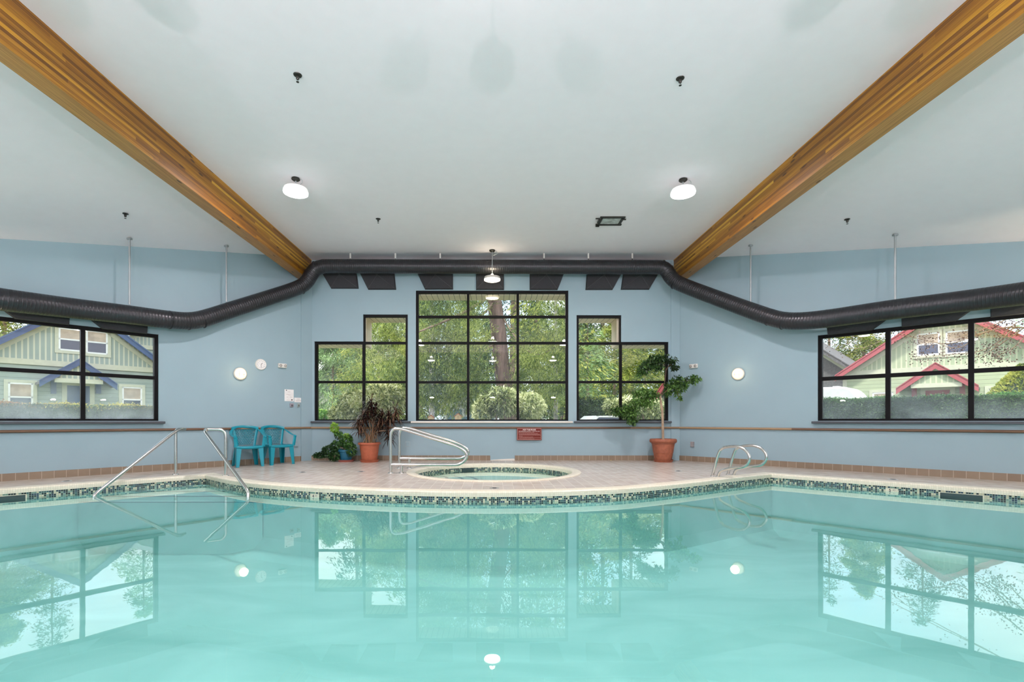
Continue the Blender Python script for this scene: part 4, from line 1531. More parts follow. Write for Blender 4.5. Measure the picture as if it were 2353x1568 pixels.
# ================================================================== CHAIRS
def make_chair(label):
    r = thing('plastic_armchair', label, 'chair', group='teal plastic garden chairs')
    K = dict(parent=r, world=False)

    def leg(x0, y0, z0, x1, y1, z1, w0, w1, nm='leg', sx=1, sy=1):
        # L-shaped tapering leg
        mb = MB()
        th = .010
        for (ax, ay) in ((1, 0), (0, 1)):
            vs = []
            for (x, y, z, w) in ((x0, y0, z0, w0), (x1, y1, z1, w1)):
                dx = (w if ax else th) * -sx; dy = (w if ay else th) * -sy
                vs += [(x, y, z), (x + dx, y, z), (x + dx, y + dy, z), (x, y + dy, z)]
            mb.add(vs, [(0, 1, 2, 3), (7, 6, 5, 4), (0, 4, 5, 1), (1, 5, 6, 2), (2, 6, 7, 3), (3, 7, 4, 0)])
        return build(nm, mb, M_teal, **K, bevel=.003)
    # front legs run up to the arms
    for sx in (-1, 1):
        leg(sx * .265, -.255, 0, sx * .255, -.225, .42, .058, .105, sx=sx, sy=-1)
        leg(sx * .255, .255, 0, sx * .215, .17, .41, .062, .10, sx=sx, sy=1)
    # seat: shallow dish with front apron
    mb = MB()
    nx, ny = 12, 10
    g = {}
    vs = []
    for j in range(ny + 1):
        for i in range(nx + 1):
            u = i / nx * 2 - 1; v = j / ny * 2 - 1
            hw = .245 - .035 * max(0, v)
            z = .425 - .018 * (1 - u * u) * (1 - .3 * v * v) + .010 * max(0, -v - .7) * -2
            vs.append((u * hw, v * .225, z))
    top = len(vs)
    vs2 = [(x, y, z - .014) for x, y, z in vs]
    fs_ = []
    for j in range(ny):
        for i in range(nx):
            a = j * (nx + 1) + i
            fs_.append((a, a + 1, a + nx + 2, a + nx + 1))
            fs_.append((top + a + nx + 1, top + a + nx + 2, top + a + 1, top + a))
    mb.add(vs + vs2, fs_)
    mb.tube([(-.25, -.225, .405), (-.12, -.235, .395), (0, -.237, .392), (.12, -.235, .395), (.25, -.225, .405)], .028, 8, flat=.012, up=(0, 1, .15))
    for sx in (-1, 1):
        mb.tube([(sx * .248, -.22, .405), (sx * .235, 0, .402), (sx * .215, .2, .405)], .026, 8, flat=.010, up=(1, 0, 0))
    build('seat', mb, M_teal, **K, smooth=True)

    def bk(u, z):        # curved back surface, u in [-1,1]
        q = (z - .42) / .38
        hw = .15 + .055 * q + .02 * q * q
        return Vector((u * hw, .20 + .075 * q - .055 * u * u, z))
    # lattice of triangles
    mb = MB()
    rows_ = 9
    zs = [.445 + .315 * k / rows_ for k in range(rows_ + 1)]
    nc = 7
    for k, z in enumerate(zs):
        mb.tube([bk(-.95 + 1.9 * q / 8, z) for q in range(9)], .0042, 4)
        if k < rows_:
            for i in range(nc):
                a = -.9 + 1.8 * (i + (.0 if k % 2 else .5)) / nc
                st_ = .9 / nc
                for sgn in (-1, 1):
                    b = max(-.95, min(.95, a + sgn * st_))
                    mb.tube([bk(a, z), bk(b, zs[k + 1])], .0042, 4)
    lat = build('back_lattice', mb, M_teal, **K)
    # back side bands + top bow
    mb = MB()
    for sx in (-1, 1):
        mb.tube([bk(sx * 1.08, .41 + .39 * q / 8) + Vector((0, .0, 0)) for q in range(9)], .026, 8, flat=.008, up=(0, 1, 0))
    mb.tube([bk(-1.15 + 2.3 * q / 12, .785 + .035 * math.cos((q / 12 - .5) * PI)) for q in range(13)], .030, 8, flat=.010, up=(0, 1, 0))
    build('backrest', mb, M_teal, **K, smooth=True)
    # arms sweeping from the bow round to the front posts
    for sx in (-1, 1):
        path = [(sx * .10, .268, .815), (sx * .20, .235, .79), (sx * .275, .15, .735), (sx * .305, .03, .675), (sx * .300, -.12, .635), (sx * .285, -.225, .625), (sx * .275, -.255, .60)]
        a_ = build('armrest', MB().tube(catmull(path, 5), .030, 10, flat=.010, up=(0, 0, 1)), M_teal, **K, smooth=True)
        mb = MB()
        mb.tube([(sx * .278, -.24, .615), (sx * .268, -.235, .52), (sx * .255, -.225, .41)], .034, 8, flat=.012, up=(0, 1, 0))
        build('arm_post', mb, M_teal, **K, smooth=True)
    return r


c1 = make_chair('teal plastic armchair under the left wall, left of the pair')
c1.location = (-5.12, 10.18, 0); c1.rotation_euler = (0, 0, math.radians(39))
c2 = copy_tree(c1)
c2['label'] = 'teal plastic armchair under the left wall, right of the pair nearer the plants'
c2.location = (-4.71, 10.66, 0); c2.rotation_euler = (0, 0, math.radians(50))


# ================================================================== POTTED PLANTS
def pot(root, x, y, prof, m, saucer, ms, soil_z, soil_r):
    sr, sh = saucer
    build('saucer', MB().lathe([(0, .004), (sr * .82, 0), (sr * .86, .0), (sr * .97, sh * .85), (sr, sh), (sr * .96, sh), (sr * .84, .012), (0, .010)], (x, y, 0), 36), ms, root, smooth=True)
    build('pot', MB().lathe(prof, (x, y, .010), 40), m, root, smooth=True)
    build('soil', MB().lathe([(0, 0), (soil_r, -.005)], (x, y, soil_z), 24), M_soil, root)


def rnd_dirs(rng, n, up=0.3):
    d = rng.normal(size=(n, 3)); d /= np.linalg.norm(d, axis=1, keepdims=True)
    d[:, 2] += up
    return d


G_fern = foliage_mat('leaf_fresh', (.015, .06, .014), (.05, .15, .03), (.13, .32, .06), .25)
G_bright = foliage_mat('leaf_lime', (.07, .22, .02), (.20, .42, .05), (.38, .60, .10), .35)
G_umb = foliage_mat('leaf_umbrella', (.012, .035, .010), (.04, .11, .022), (.15, .30, .06), .25)
G_drac = foliage_mat('leaf_dracaena', (.014, .007, .006), (.05, .020, .014), (.20, .12, .075), .12, rough=.24)
G_tan = foliage_mat('leaf_dry', (.16, .07, .03), (.34, .17, .07), (.48, .30, .15), .2)

# blue pot
rng = np.random.default_rng(11)
bx_, by_ = -3.40, 11.30
rt = thing('potted_plant', 'leafy green plant sprawling from a blue pot on a red saucer', 'potted plant', (bx_, by_, 0))
pot(rt, bx_, by_, [(0, 0), (.115, 0), (.125, .02), (.160, .20), (.163, .215), (.178, .225), (.178, .265), (.165, .27), (.15, .25), (.15, .2)], M_bluepot, (.19, .05), M_saucer, .235, .15)
stems = [([(0, 0, .22), (-.06, 0, .38), (-.16, -.03, .55), (-.24, -.05, .78)], None), ([(0, 0, .22), (.04, -.02, .4), (.05, -.03, .58)], None),
         ([(0, 0, .25), (-.12, -.06, .34), (-.30, -.10, .32), (-.55, -.12, .18)], None), ([(0, 0, .22), (.1, -.05, .35), (.2, -.1, .25)], None)]
mb = MB()
for path, _ in stems:
    mb.tube(catmull([(bx_ + a, by_ + b, c) for a, b, c in path], 5), [.011 - .006 * k / (5 * (len(path) - 1)) for k in range(5 * (len(path) - 1) + 1)], 7)
build('stem', mb, M_twig, rt, smooth=True)


def cloud(rng, blobs, r0=.45, r1=1.0):
    cs_, ds_ = [], []
    for (x, y, z, rx, ry, rz, n) in blobs:
        d = rng.normal(size=(n, 3)); d /= np.linalg.norm(d, axis=1, keepdims=True)
        rr = rng.uniform(r0, r1, (n, 1)) ** .6
        cs_.append(np.array([x, y, z]) + d * rr * np.array([rx, ry, rz]))
        ds_.append(d + rng.normal(size=(n, 3)) * .6 + np.array([0, 0, -.15]))
    return np.vstack(cs_), np.vstack(ds_)


c_, d_ = cloud(rng, [(bx_ - .16, by_ - .04, .62, .10, .1, .10, 110), (bx_ + .04, by_ - .04, .46, .13, .13, .19, 420), (bx_ + .14, by_ - .10, .28, .14, .12, .16, 300),
                     (bx_ - .22, by_ - .08, .36, .12, .1, .13, 200), (bx_ - .36, by_ - .1, .26, .18, .12, .12, 330), (bx_ - .55, by_ - .12, .15, .18, .1, .07, 170), (bx_ - .24, by_ - .12, .14, .15, .1, .12, 240), (bx_ - .08, by_, .42, .08, .08, .12, 100)])
leaves('foliage', c_, d_, .062, .042, G_fern, rt, seed=3)
c_, d_ = cloud(rng, [(bx_ - .25, by_ - .05, .78, .10, .09, .13, 190), (bx_ - .20, by_ - .05, .66, .06, .06, .08, 50), (bx_ + .04, by_ - .1, .60, .08, .06, .06, 45)])
leaves('new_growth', c_, d_, .062, .042, G_bright, rt, seed=4)

# terracotta pot with dracaena
dx_, dy_ = -2.83, 11.20
rt = thing('potted_plant', 'spiky dark red dragon tree in an orange terracotta pot on a saucer', 'potted plant', (dx_, dy_, 0))
pot(rt, dx_, dy_, [(0, 0), (.165, 0), (.17, .015), (.222, .375), (.225, .385), (.252, .392), (.258, .405), (.256, .43), (.245, .438), (.228, .42), (.215, .38)], M_terra, (.222, .058), M_terra, .40, .21)
heads = [(-.16, .02, 1.10), (-.02, -.05, 1.20), (.12, .02, 1.28), (.28, -.02, 1.10), (.46, -.03, 1.16), (.60, .0, 1.22), (.22, .04, .95), (-.24, -.04, .92), (.46, -.12, .76), (.03, .05, 1.42)]
mb = MB()
for k, (a, b, c) in enumerate(heads):
    rr = rng.uniform(-.06, .06)
    mid_ = (a * .35 + rr, b * .4, .40 + (c - .40) * .45)
    if k == 8:
        pts = [(.04, 0, .4), (.08, -.03, .62), (.22, -.10, .70), (.40, -.12, .72)]
    else:
        pts = [(a * .12 + rr * .5, b * .3, .38), mid_, (a, b, c - .12), (a, b, c)]
    mb.tube(catmull([(dx_ + p_[0], dy_ + p_[1], p_[2]) for p_ in pts], 5), .013, 8)
build('stem', mb, M_twig, rt, smooth=True)


def strap_leaves(name, heads, n, length, wid, m, parent, rng, droop=.5, zspan=.2, upb=.35):
    """arching strap leaves: five-segment ribbons"""
    V = []; Fc = []
    for (hx, hy, hz) in heads:
        for _ in range(n):
            az = rng.uniform(0, 2 * PI); el = rng.uniform(-.5, 1.3) if upb else rng.uniform(-1.2, .2)
            L = length * rng.uniform(.65, 1.15)
            z0 = hz - rng.uniform(0, zspan)
            d = np.array([math.cos(az) * math.cos(el), math.sin(az) * math.cos(el), math.sin(el)])
            side = np.array([-math.sin(az), math.cos(az), 0])
            p = np.array([hx, hy, z0]); b = len(V)
            seg = 5
            for k in range(seg + 1):
                t_ = k / seg
                w_ = wid * (math.sin(PI * min(1, .12 + .88 * t_)) ** .6 if k < seg else .05) * .5
                V.append(p - side * w_); V.append(p + side * w_)
                d2_ = d + np.array([0, 0, -droop * t_ * 1.6]); d2_ /= np.linalg.norm(d2_)
                p = p + d2_ * L / seg
            for k in range(seg):
                Fc.append((b + 2 * k, b + 2 * k + 1, b + 2 * k + 3, b + 2 * k + 2))
    mb_ = MB(); mb_.v = [tuple(v) for v in V]; mb_.f = Fc; mb_.uv = [[(0, 0)] * 4 for _ in Fc]
    return build(name, mb_, m, parent, recalc=False, smooth=True)


H = [(dx_ + a, dy_ + b, c) for a, b, c in heads]
strap_leaves('leaf_crown', H, 100, .31, .021, G_drac, rt, rng, droop=1.0, zspan=.26)
strap_leaves('dry_leaves', [(dx_ + a * .5, dy_ + b, .62 + .1 * i) for i, (a, b, c) in enumerate(heads[:4])] + [(dx_ + .02, dy_ - .03, .6), (dx_ + .1, dy_ - .03, .75), (dx_ - .1, dy_, .85)], 16, .26, .014, G_tan, rt, rng, droop=1.6, zspan=.15, upb=0)

# umbrella tree at the right corner
tx_, ty_ = 3.925, 11.22
rt = thing('potted_tree', 'tall umbrella tree with thin bare trunk in a ribbed terracotta pot', 'potted plant', (tx_, ty_, 0))
pot(rt, tx_, ty_, [(0, 0), (.175, 0), (.185, .02), (.215, .20), (.222, .205), (.222, .215), (.250, .40), (.262, .41), (.258, .425), (.285, .435), (.300, .46), (.298, .50), (.285, .52), (.262, .515), (.25, .46)], M_terra2, (.225, .055), M_terra2, .48, .25)


def TP(x, y, dy=0.0):
    return W(x, y, ty_ + dy)


trunk = catmull([(tx_, ty_, .47), TP(1523, 985), TP(1522, 950), TP(1518.5, 925), TP(1517, 909)], 5)
mb = MB().tube(trunk, [.030 - .006 * k / (len(trunk) - 1) for k in range(len(trunk))], 10)
tk = build('trunk', mb, mat('trunk_tan', (.42, .31, .21), .8, noise=.2, scale=12), rt, smooth=True)
br = [[TP(1517, 911), TP(1525, 895), TP(1528, 872), TP(1530, 850), TP(1522, 836, -.1), TP(1500, 835, -.15), TP(1478, 852, -.2)],
      [TP(1517, 911), TP(1500, 915, -.05), TP(1478, 921, -.1), TP(1459, 935, -.12), TP(1438, 945, -.1), TP(1420, 945, -.1)],
      [TP(1518, 910), TP(1532, 898, -.05), TP(1548, 884, -.1), TP(1568, 876, -.15), TP(1592, 876, -.2)],
      [TP(1530, 852), TP(1540, 838, -.1), TP(1552, 848, -.15)], [TP(1459, 935, -.12), TP(1454, 952, -.15), TP(1451, 966, -.15)], [TP(1548, 884, -.1), TP(1556, 900, -.1), TP(1560, 914, -.12)]]
for b_ in br:
    q = catmull(b_, 5)
    build('branch', MB().tube(q, [.013 - .008 * k / (len(q) - 1) for k in range(len(q))], 7), mat('branch_brown', (.13, .08, .05), .8), rt, smooth=True)
bl = []


def add_blob(x, y, r, n, dy=0.0, ry=None):
    p_ = TP(x, y, dy); s_ = ty_ / F
    bl.append((p_.x, p_.y, p_.z, r * s_, r * s_ * .9, (ry or r) * s_, n))


for a in ((1526, 826, 13, 90, -.1, 9), (1508, 826, 13, 120, -.1, 9), (1492, 838, 13, 130, -.15, 9), (1478, 851, 11, 110, -.2, 9), (1510, 843, 12, 90, -.1, 7), (1545, 832, 9, 50, -.1, 9), (1550, 845, 7, 40, -.15, 7), (1468, 862, 6, 30, -.2, 5),
          (1545, 888, 15, 110, -.1, 10), (1560, 878, 15, 120, -.12, 11), (1570, 890, 11, 60, -.15, 9), (1594, 873, 12, 90, -.2, 8), (1557, 903, 7, 30, -.1, 9), (1562, 917, 5, 14, -.1, 4), (1532, 903, 8, 40, 0, 8),
          (1500, 910, 12, 80, -.05, 9), (1482, 905, 14, 130, -.1, 9), (1470, 925, 14, 140, -.12, 12), (1487, 928, 12, 70, -.1, 10), (1446, 940, 13, 110, -.12, 10), (1424, 946, 12, 90, -.1, 9), (1412, 944, 8, 40, -.1, 6), (1456, 955, 11, 100, -.15, 12), (1452, 970, 8, 60, -.15, 8), (1436, 955, 8, 40, -.1, 7), (1464, 905, 9, 40, -.1, 6)):
    add_blob(*a)
bl = [(*b_[:6], int(b_[6] * 1.9)) for b_ in bl]
c_, d_ = cloud(rng, bl, .05, 1.9)
d_[:, 2] -= .5
leaves('foliage', c_, d_, .080, .038, G_umb, rt, seed=8)

# ================================================================== OUTSIDE
M_ground = mat('lawn_ground', (.22, .25, .11), .95, noise=.4, scale=.8)
o = build('ground', MB().poly([[(-90, -60), (90, -60), (90, 120), (-90, 120)], [(pl.x - .3, YB - .4), (pr.x + .3, YB - .4), (pr.x + .3, pr.y), (4.6, YC + .3), (-4.5, YC + .3), (pl.x - .3, pl.y)]], -.26), M_ground, recalc=False)
struct(o)
o = build('driveway', MB().poly([[(-20, 23), (30, 21), (30, 27), (-20, 29)]], -.25), mat('asphalt', (.13, .13, .135), .9), recalc=False)
struct(o)

G_cedar = foliage_mat('needles_cedar', (.03, .065, .010), (.16, .24, .04), (.52, .58, .16), .4)
G_yell = foliage_mat('needles_gold', (.05, .10, .012), (.24, .32, .045), (.58, .58, .14), .4)
G_dark = foliage_mat('needles_dark', (.012, .035, .014), (.04, .09, .03), (.11, .19, .06), .25)
G_pale = foliage_mat('needles_pale', (.06, .12, .045), (.22, .36, .13), (.46, .64, .28), .4)
G_rho = foliage_mat('leaf_rhododendron', (.12, .16, .03), (.58, .60, .22), (1.0, .98, .74), .35)  # near-white high tone paints sunlit highlights into the leaves
G_rho2 = foliage_mat('leaf_rhodo_dark', (.05, .075, .018), (.26, .33, .10), (.86, .88, .54), .3)  # pale high tone: sun highlights painted into the darker bushes
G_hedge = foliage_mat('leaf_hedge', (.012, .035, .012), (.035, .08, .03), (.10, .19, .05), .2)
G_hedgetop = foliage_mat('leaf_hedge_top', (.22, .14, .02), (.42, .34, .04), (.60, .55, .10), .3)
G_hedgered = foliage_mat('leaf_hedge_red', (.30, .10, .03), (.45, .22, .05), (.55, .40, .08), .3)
G_dry = foliage_mat('leaf_brown', (.08, .045, .035), (.17, .10, .08), (.30, .20, .16), .2)


def conifer(base, H_, R_, n, m, label, seed, z0=.5, trunk_r=.25, leaf=.34, droop=.9, group='trees outside the windows', wid=.10, name='conifer_tree', core=1.0, tm=None, lean=(0, 0)):
    rng = np.random.default_rng(seed)
    root = thing(name, label, 'tree', (base[0], base[1], -.26), group=group)
    build('trunk', MB().tube([(base[0] + lean[0] * t_, base[1] + lean[1] * t_, -.3 + (H_ + .2) * t_) for t_ in (0, .25, .5, .75, 1)], [trunk_r, trunk_r * .8, trunk_r * .6, trunk_r * .35, .03], 12), tm or M_bark, root, smooth=True)
    # branches as drooping arms carrying hanging sprays
    leaf *= .62; wid *= .55; n = int(n * 1.8)
    nb = max(24, int(H_ * 7))
    per = max(8, n // nb)
    C, D = [], []
    for i in range(nb):
        f = (i + rng.uniform(0, 1)) / nb
        zz = z0 + (H_ - z0) * f
        L = R_ * (1 - f) ** .75 * rng.uniform(.7, 1.15) + .3
        az = rng.uniform(0, 2 * PI)
        tt_ = rng.uniform(.12, 1, per) ** .8
        px_ = np.cos(az) * L * tt_; py_ = np.sin(az) * L * tt_
        pz_ = zz + .25 * L * tt_ - .5 * L * tt_ ** 2
        w_ = .20 * L * (1.1 - tt_) + .12
        off = rng.normal(size=(per, 3)) * np.stack([w_, w_, w_ * .5], 1)
        hang = rng.uniform(0, 1, per) ** 1.5 * .45 * droop
        c = np.stack([base[0] + lean[0] * f + px_, base[1] + lean[1] * f + py_, pz_ - hang], 1) + off
        d = np.stack([np.cos(az) * .6 + rng.normal(size=per) * .5, np.sin(az) * .6 + rng.normal(size=per) * .5, -droop * rng.uniform(.4, 1.4, per) + .2], 1)
        C.append(c); D.append(d)
    leaves('foliage', np.vstack(C), np.vstack(D), leaf, wid, m, root, seed=seed)
    return root


# the big leaning tree outside the centre window
Yt = 19.0
rng = np.random.default_rng(77)
bt = thing('cedar_tree', 'big tree with a thick furrowed trunk seen through the middle of the centre window', 'tree', (.5, Yt, -.26), group='trees outside the windows')
tp = [W(1170, 1010, Yt), W(1151 + 9, 900, Yt), W(1152, 830, Yt), W(1145, 760, Yt), W(1137, 700, Yt), W(1133, 640, Yt), W(1128, 480, Yt), W(1125, 300, Yt)]
tq = catmull(tp, 4)
M_fur = mat('bark_furrowed', (.155, .10, .085), .9, noise=.45, scale=3, bump=1.0, bscale=6)
_nt = M_fur.node_tree
for nd in list(_nt.nodes):
    if nd.type == 'TEX_NOISE':
        mp = _nt.nodes.new('ShaderNodeMapping'); mp.inputs['Scale'].default_value = (5, 5, .8)
        src = nd.inputs['Vector'].links[0].from_socket
        _nt.links.new(src, mp.inputs['Vector']); _nt.links.new(mp.outputs[0], nd.inputs['Vector'])
build('trunk', MB().tube(tq, [.33 - .08 * k / (len(tq) - 1) for k in range(len(tq))], 18), M_fur, bt, smooth=True)
limbs = [([W(1140, 668, Yt), W(1090, 705, Yt - 1.8), W(1030, 735, Yt - 3.0), W(950, 768, Yt - 3.7)], .075), ([W(1138, 690, Yt), W(1120, 712, Yt - .6), W(1092, 737, Yt - 1.2)], .06),
         ([W(1150, 785, Yt), W(1120, 800, Yt - .6), W(1095, 830, Yt - 1)], .045), ([W(1140, 700, Yt), W(1180, 770, Yt - .5), W(1230, 815, Yt - 1.2), W(1290, 790, Yt - 2)], .035),
         ([W(1135, 640, Yt), W(1200, 650, Yt - 1), W(1300, 690, Yt - 2.5)], .05), ([W(1130, 560, Yt), W(1000, 590, Yt - 2), W(860, 660, Yt - 4)], .06)]
for pth, r_ in limbs:
    q = catmull(pth, 5)
    build('limb', MB().tube(q, [r_ * (1 - .7 * k / (len(q) - 1)) for k in range(len(q))], 8), M_bark, bt, smooth=True)


def sprays(px_rects, m, name, parent, seed, L=.115, wd=.019, hang=1.0):
    """drooping sprays filling patches [(x0,x1,y0,y1,Y0,Y1,n)]"""
    rng = np.random.default_rng(seed)
    C, D = [], []
    for x0, x1, y0, y1, Ya, Yb, n in px_rects:
        n = int(n * 4.2)
        q_ = 46
        k = max(1, n // q_)
        sx = rng.uniform(x0, x1, k); sy = rng.uniform(y0, y1, k); sY = rng.uniform(Ya, Yb, k)
        for i in range(k):
            # one bough tip: an arching rib with side sprays that hang from it
            p0 = np.array(W(sx[i], sy[i], sY[i]))
            sgn = -1.0 if rng.uniform() < .62 else 1.0
            ex = rng.uniform(.35, .95); ln = rng.uniform(.7, 1.5)
            t_ = rng.uniform(0, 1, q_)[:, None]
            out = np.array([sgn * ex, rng.uniform(-.5, .3), 0.0])
            c = p0 + out * (t_ - .5) * ln + np.array([0, 0, -1.0]) * (t_ ** 1.8) * ln * .75
            side = rng.normal(size=(q_, 1)) * .10 * (1.15 - t_)
            c = c + np.array([-out[1], out[0], .25]) * side + rng.normal(size=(q_, 3)) * .03
            hg = rng.uniform(0, .12, q_) * hang
            c[:, 2] -= hg
            d = out * (1.2 - t_) + np.array([0, 0, -1.0]) * (.25 + 1.1 * t_) * hang + rng.normal(size=(q_, 3)) * .28
            C.append(c); D.append(d)
    return leaves(name, np.vstack(C), np.vstack(D), L, wd, m, parent, seed=seed)


sprays([(950, 1110, 640, 905, 15.5, 18.2, 8200), (1080, 1122, 740, 890, 17, 18.6, 800), (1040, 1120, 640, 700, 18, 20, 450), (1190, 1310, 740, 905, 16.5, 19.5, 5400), (1225, 1310, 640, 740, 16.5, 20, 750),
        (835, 955, 720, 900, 15.5, 19, 4200), (955, 1110, 880, 912, 15.5, 18, 900), (940, 1120, 420, 640, 17, 22, 3200), (1120, 1320, 480, 640, 17, 22, 900)], G_cedar, 'foliage', bt, 21)

# neighbours
conifer((W(1183, 900, 27).x, 27), 17, 2.6, 5200, G_dark, 'slimmer dark trunked conifer behind the big centre tree', 31, z0=5.0, trunk_r=.36, leaf=.42)
conifer((W(992, 960, 26).x, 26), 15, 3.6, 7200, G_pale, 'conifer with a pale straight trunk low in the left pane of the centre window', 32, z0=2.6, trunk_r=.17, leaf=.40, tm=M_barkgrey)
conifer((W(1031, 960, 33).x, 33), 15, 4.2, 7000, G_dark, 'conifer with a broad grey trunk behind the left birdhouse pane', 33, z0=2.2, trunk_r=.30, leaf=.5, tm=M_barkgrey)
conifer((W(1277, 960, 20).x, 20), 13, 2.4, 3400, G_yell, 'conifer with a thin pale trunk low in the right pane of the centre window', 34, z0=2.6, trunk_r=.10, leaf=.36, tm=M_barkgrey)
conifer((W(765, 960, 33).x, 33), 7.2, 5.2, 10000, G_pale, 'feathery pale green conifer filling the left pane of the left stepped window', 35, z0=.9, trunk_r=.12, leaf=.42, wid=.085)
conifer((W(872, 960, 29).x, 29), 7.6, 4.0, 8000, G_yell, 'golden green drooping conifer in the tall pane of the left stepped window', 36, z0=1.2, trunk_r=.2, leaf=.34, wid=.06)
conifer((W(1412, 960, 32).x, 32), 7.9, 4.9, 10000, G_yell, 'golden green fir behind the mullion of the right stepped window', 37, z0=1.0, trunk_r=.14, leaf=.38, wid=.09, droop=.5)
conifer((W(1482, 960, 35).x, 35), 7.9, 4.9, 9500, G_yell, 'golden green fir seen behind the crown of the potted tree', 38, z0=1.0, trunk_r=.15, leaf=.40, wid=.09, droop=.5)
conifer((W(1350, 960, 27).x, 27), 7.0, 2.6, 5200, G_pale, 'blue green conifer low in the left pane of the right stepped window', 39, z0=.4, trunk_r=.12, leaf=.36, droop=.4)
for k, (x, Y, H_, lab) in enumerate(((1345, 36, 17, 'tall dark background conifer left in the right stepped window'), (1385, 40, 19, 'tall dark background conifer near the mullion of the right stepped window'), (1450, 38, 15, 'tall dark background conifer above the golden firs on the right'),
                                     (1235, 38, 17, 'tall dark background conifer behind the right column of the centre window'), (820, 36, 15, 'tall dark background conifer in the left stepped window'))):
    conifer((W(x, 960, Y).x, Y), H_, 3.0, 2300, G_dark, lab, 50 + k, z0=1.5, trunk_r=.28, leaf=.55, wid=.16)
for k, (x, Y, H_, m_, lab) in enumerate(((748, 44, 9.4, G_dark, 'dark conifer of the far tree line, left pane of the left stepped window'), (905, 45, 12.0, G_cedar, 'olive conifer of the far tree line, right part of the left stepped window'),
                                         (968, 43, 12.5, G_dark, 'dark conifer of the far tree line, left edge of the centre window'), (1070, 44, 11.5, G_pale, 'pale conifer of the far tree line, left mullion of the centre window'),
                                         (1120, 46, 10.5, G_dark, 'dark conifer of the far tree line, just left of the big trunk'), (1228, 44, 11.5, G_cedar, 'olive conifer of the far tree line, right column of the centre window'),
                                         (1296, 42, 10.5, G_dark, 'dark conifer of the far tree line, right edge of the centre window'), (1345, 46, 9.8, G_pale, 'pale conifer of the far tree line, left pane of the right stepped window'),
                                         (1450, 47, 9.8, G_dark, 'dark conifer of the far tree line, right pane of the right stepped window'), (1540, 46, 9.4, G_dark, 'dark conifer of the far tree line behind the right corner'), (820, 46, 9.6, G_pale, 'pale conifer of the far tree line, mullion of the left stepped window'))):
    conifer((W(x, 960, Y).x, Y), H_, 3.6, 4800, m_, lab, 150 + k, z0=.2, trunk_r=.2, leaf=.62, wid=.2, droop=.6)
# trees around the side houses, seen above the roofs and in the water
for k, (fr, col, o_, H_, R_, n_, m_, lab) in enumerate((
        (FL, 10, 33, 13.0, 5.2, 24000, G_yell, 'leafy yellow green tree behind the left roof slope of the blue trimmed house'), (FL, 120, 38, 17, 3.2, 2600, G_dark, 'tall conifer behind the ridge of the blue trimmed house'),
        (FL, 330, 34, 14, 3.6, 4200, G_pale, 'tall conifer behind the right slope of the blue trimmed house'), (FL, -330, 36, 16, 4.0, 2600, G_dark, 'tall conifer beyond the left photo edge'),
        (FR, 1985, 36, 12.5, 3.6, 22000, G_yell, 'golden green tree between the grey roof and the red trimmed house'), (FR, 2120, 40, 15, 3.2, 2600, G_dark, 'tall conifer behind the left slope of the red trimmed house'),
        (FR, 1905, 40, 15, 2.6, 1800, G_dark, 'sparse tall conifer behind the grey roofed house'), (FR, 2420, 40, 14, 3.5, 2600, G_pale, 'tall tree behind the right slope of the red trimmed house'))):
    p = fr.pt(fr.px(col, 900, o_)[0], 0, o_)
    conifer((p.x, p.y), H_, R_, n_, m_, lab, 70 + k, z0=1.5, trunk_r=.2, leaf=.34 if k in (0, 4) else .5, wid=.12, droop=.5)


# shrubs
def shrub(blobs, m, label, loc, seed, L=.15, wd=.04, name='shrub', stems_=True, cat='shrub', group='shrubs outside the windows', core=None):
    rng = np.random.default_rng(seed)
    root = thing(name, label, cat, (loc[0], loc[1], -.26), group=group)
    C, D = [], []
    for (x, y, z, rx, ry, rz, n) in blobs:
        n = int(n * 1.35)
        d = rng.normal(size=(n, 3)); d /= np.linalg.norm(d, axis=1, keepdims=True)
        rr = rng.uniform(.55, 1.05, (n, 1)) ** .5
        C.append(np.array([x, y, z]) + d * rr * np.array([rx, ry, rz]))
        D.append(d * .7 + rng.normal(size=(n, 3)) * .5 + np.array([0, 0, -.35]))
    leaves('foliage', np.vstack(C), np.vstack(D), L, wd, m, root, seed=seed)
    if stems_:
        mb = MB()
        x, y, z = blobs[0][:3]
        for k in range(9):
            a_ = 2 * PI * k / 9
            mb.tube(catmull([(loc[0] + .08 * math.cos(a_), loc[1] + .08 * math.sin(a_), -.28), (loc[0] + .3 * math.cos(a_), loc[1] + .3 * math.sin(a_), .4), (x + blobs[0][3] * .6 * math.cos(a_), y + blobs[0][4] * .6 * math.sin(a_), z)], 4), .025, 6)
        build('stem', mb, M_bark, root, smooth=True)
    return root


def blob(x, y, Y, rxp, ryp, n):
    p_ = W(x, y, Y); s_ = Y / F
    return (p_.x, p_.y, p_.z, rxp * s_, rxp * s_, ryp * s_, n)


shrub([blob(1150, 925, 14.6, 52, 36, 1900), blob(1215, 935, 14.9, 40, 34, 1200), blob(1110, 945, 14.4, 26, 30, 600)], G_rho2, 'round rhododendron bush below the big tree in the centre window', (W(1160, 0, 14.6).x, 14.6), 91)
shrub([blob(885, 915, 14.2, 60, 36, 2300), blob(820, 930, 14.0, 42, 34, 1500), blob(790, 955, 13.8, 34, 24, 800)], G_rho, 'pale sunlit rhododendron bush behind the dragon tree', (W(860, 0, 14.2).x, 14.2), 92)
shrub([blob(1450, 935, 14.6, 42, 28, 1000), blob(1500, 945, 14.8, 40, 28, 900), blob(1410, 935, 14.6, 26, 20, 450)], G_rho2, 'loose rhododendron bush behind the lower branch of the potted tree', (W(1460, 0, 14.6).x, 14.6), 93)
shrub([blob(1300, 952, 15.5, 14, 26, 350)], G_yell, 'small bright green shrub at the lower right of the centre window', (W(1300, 0, 15.5).x, 15.5), 94)
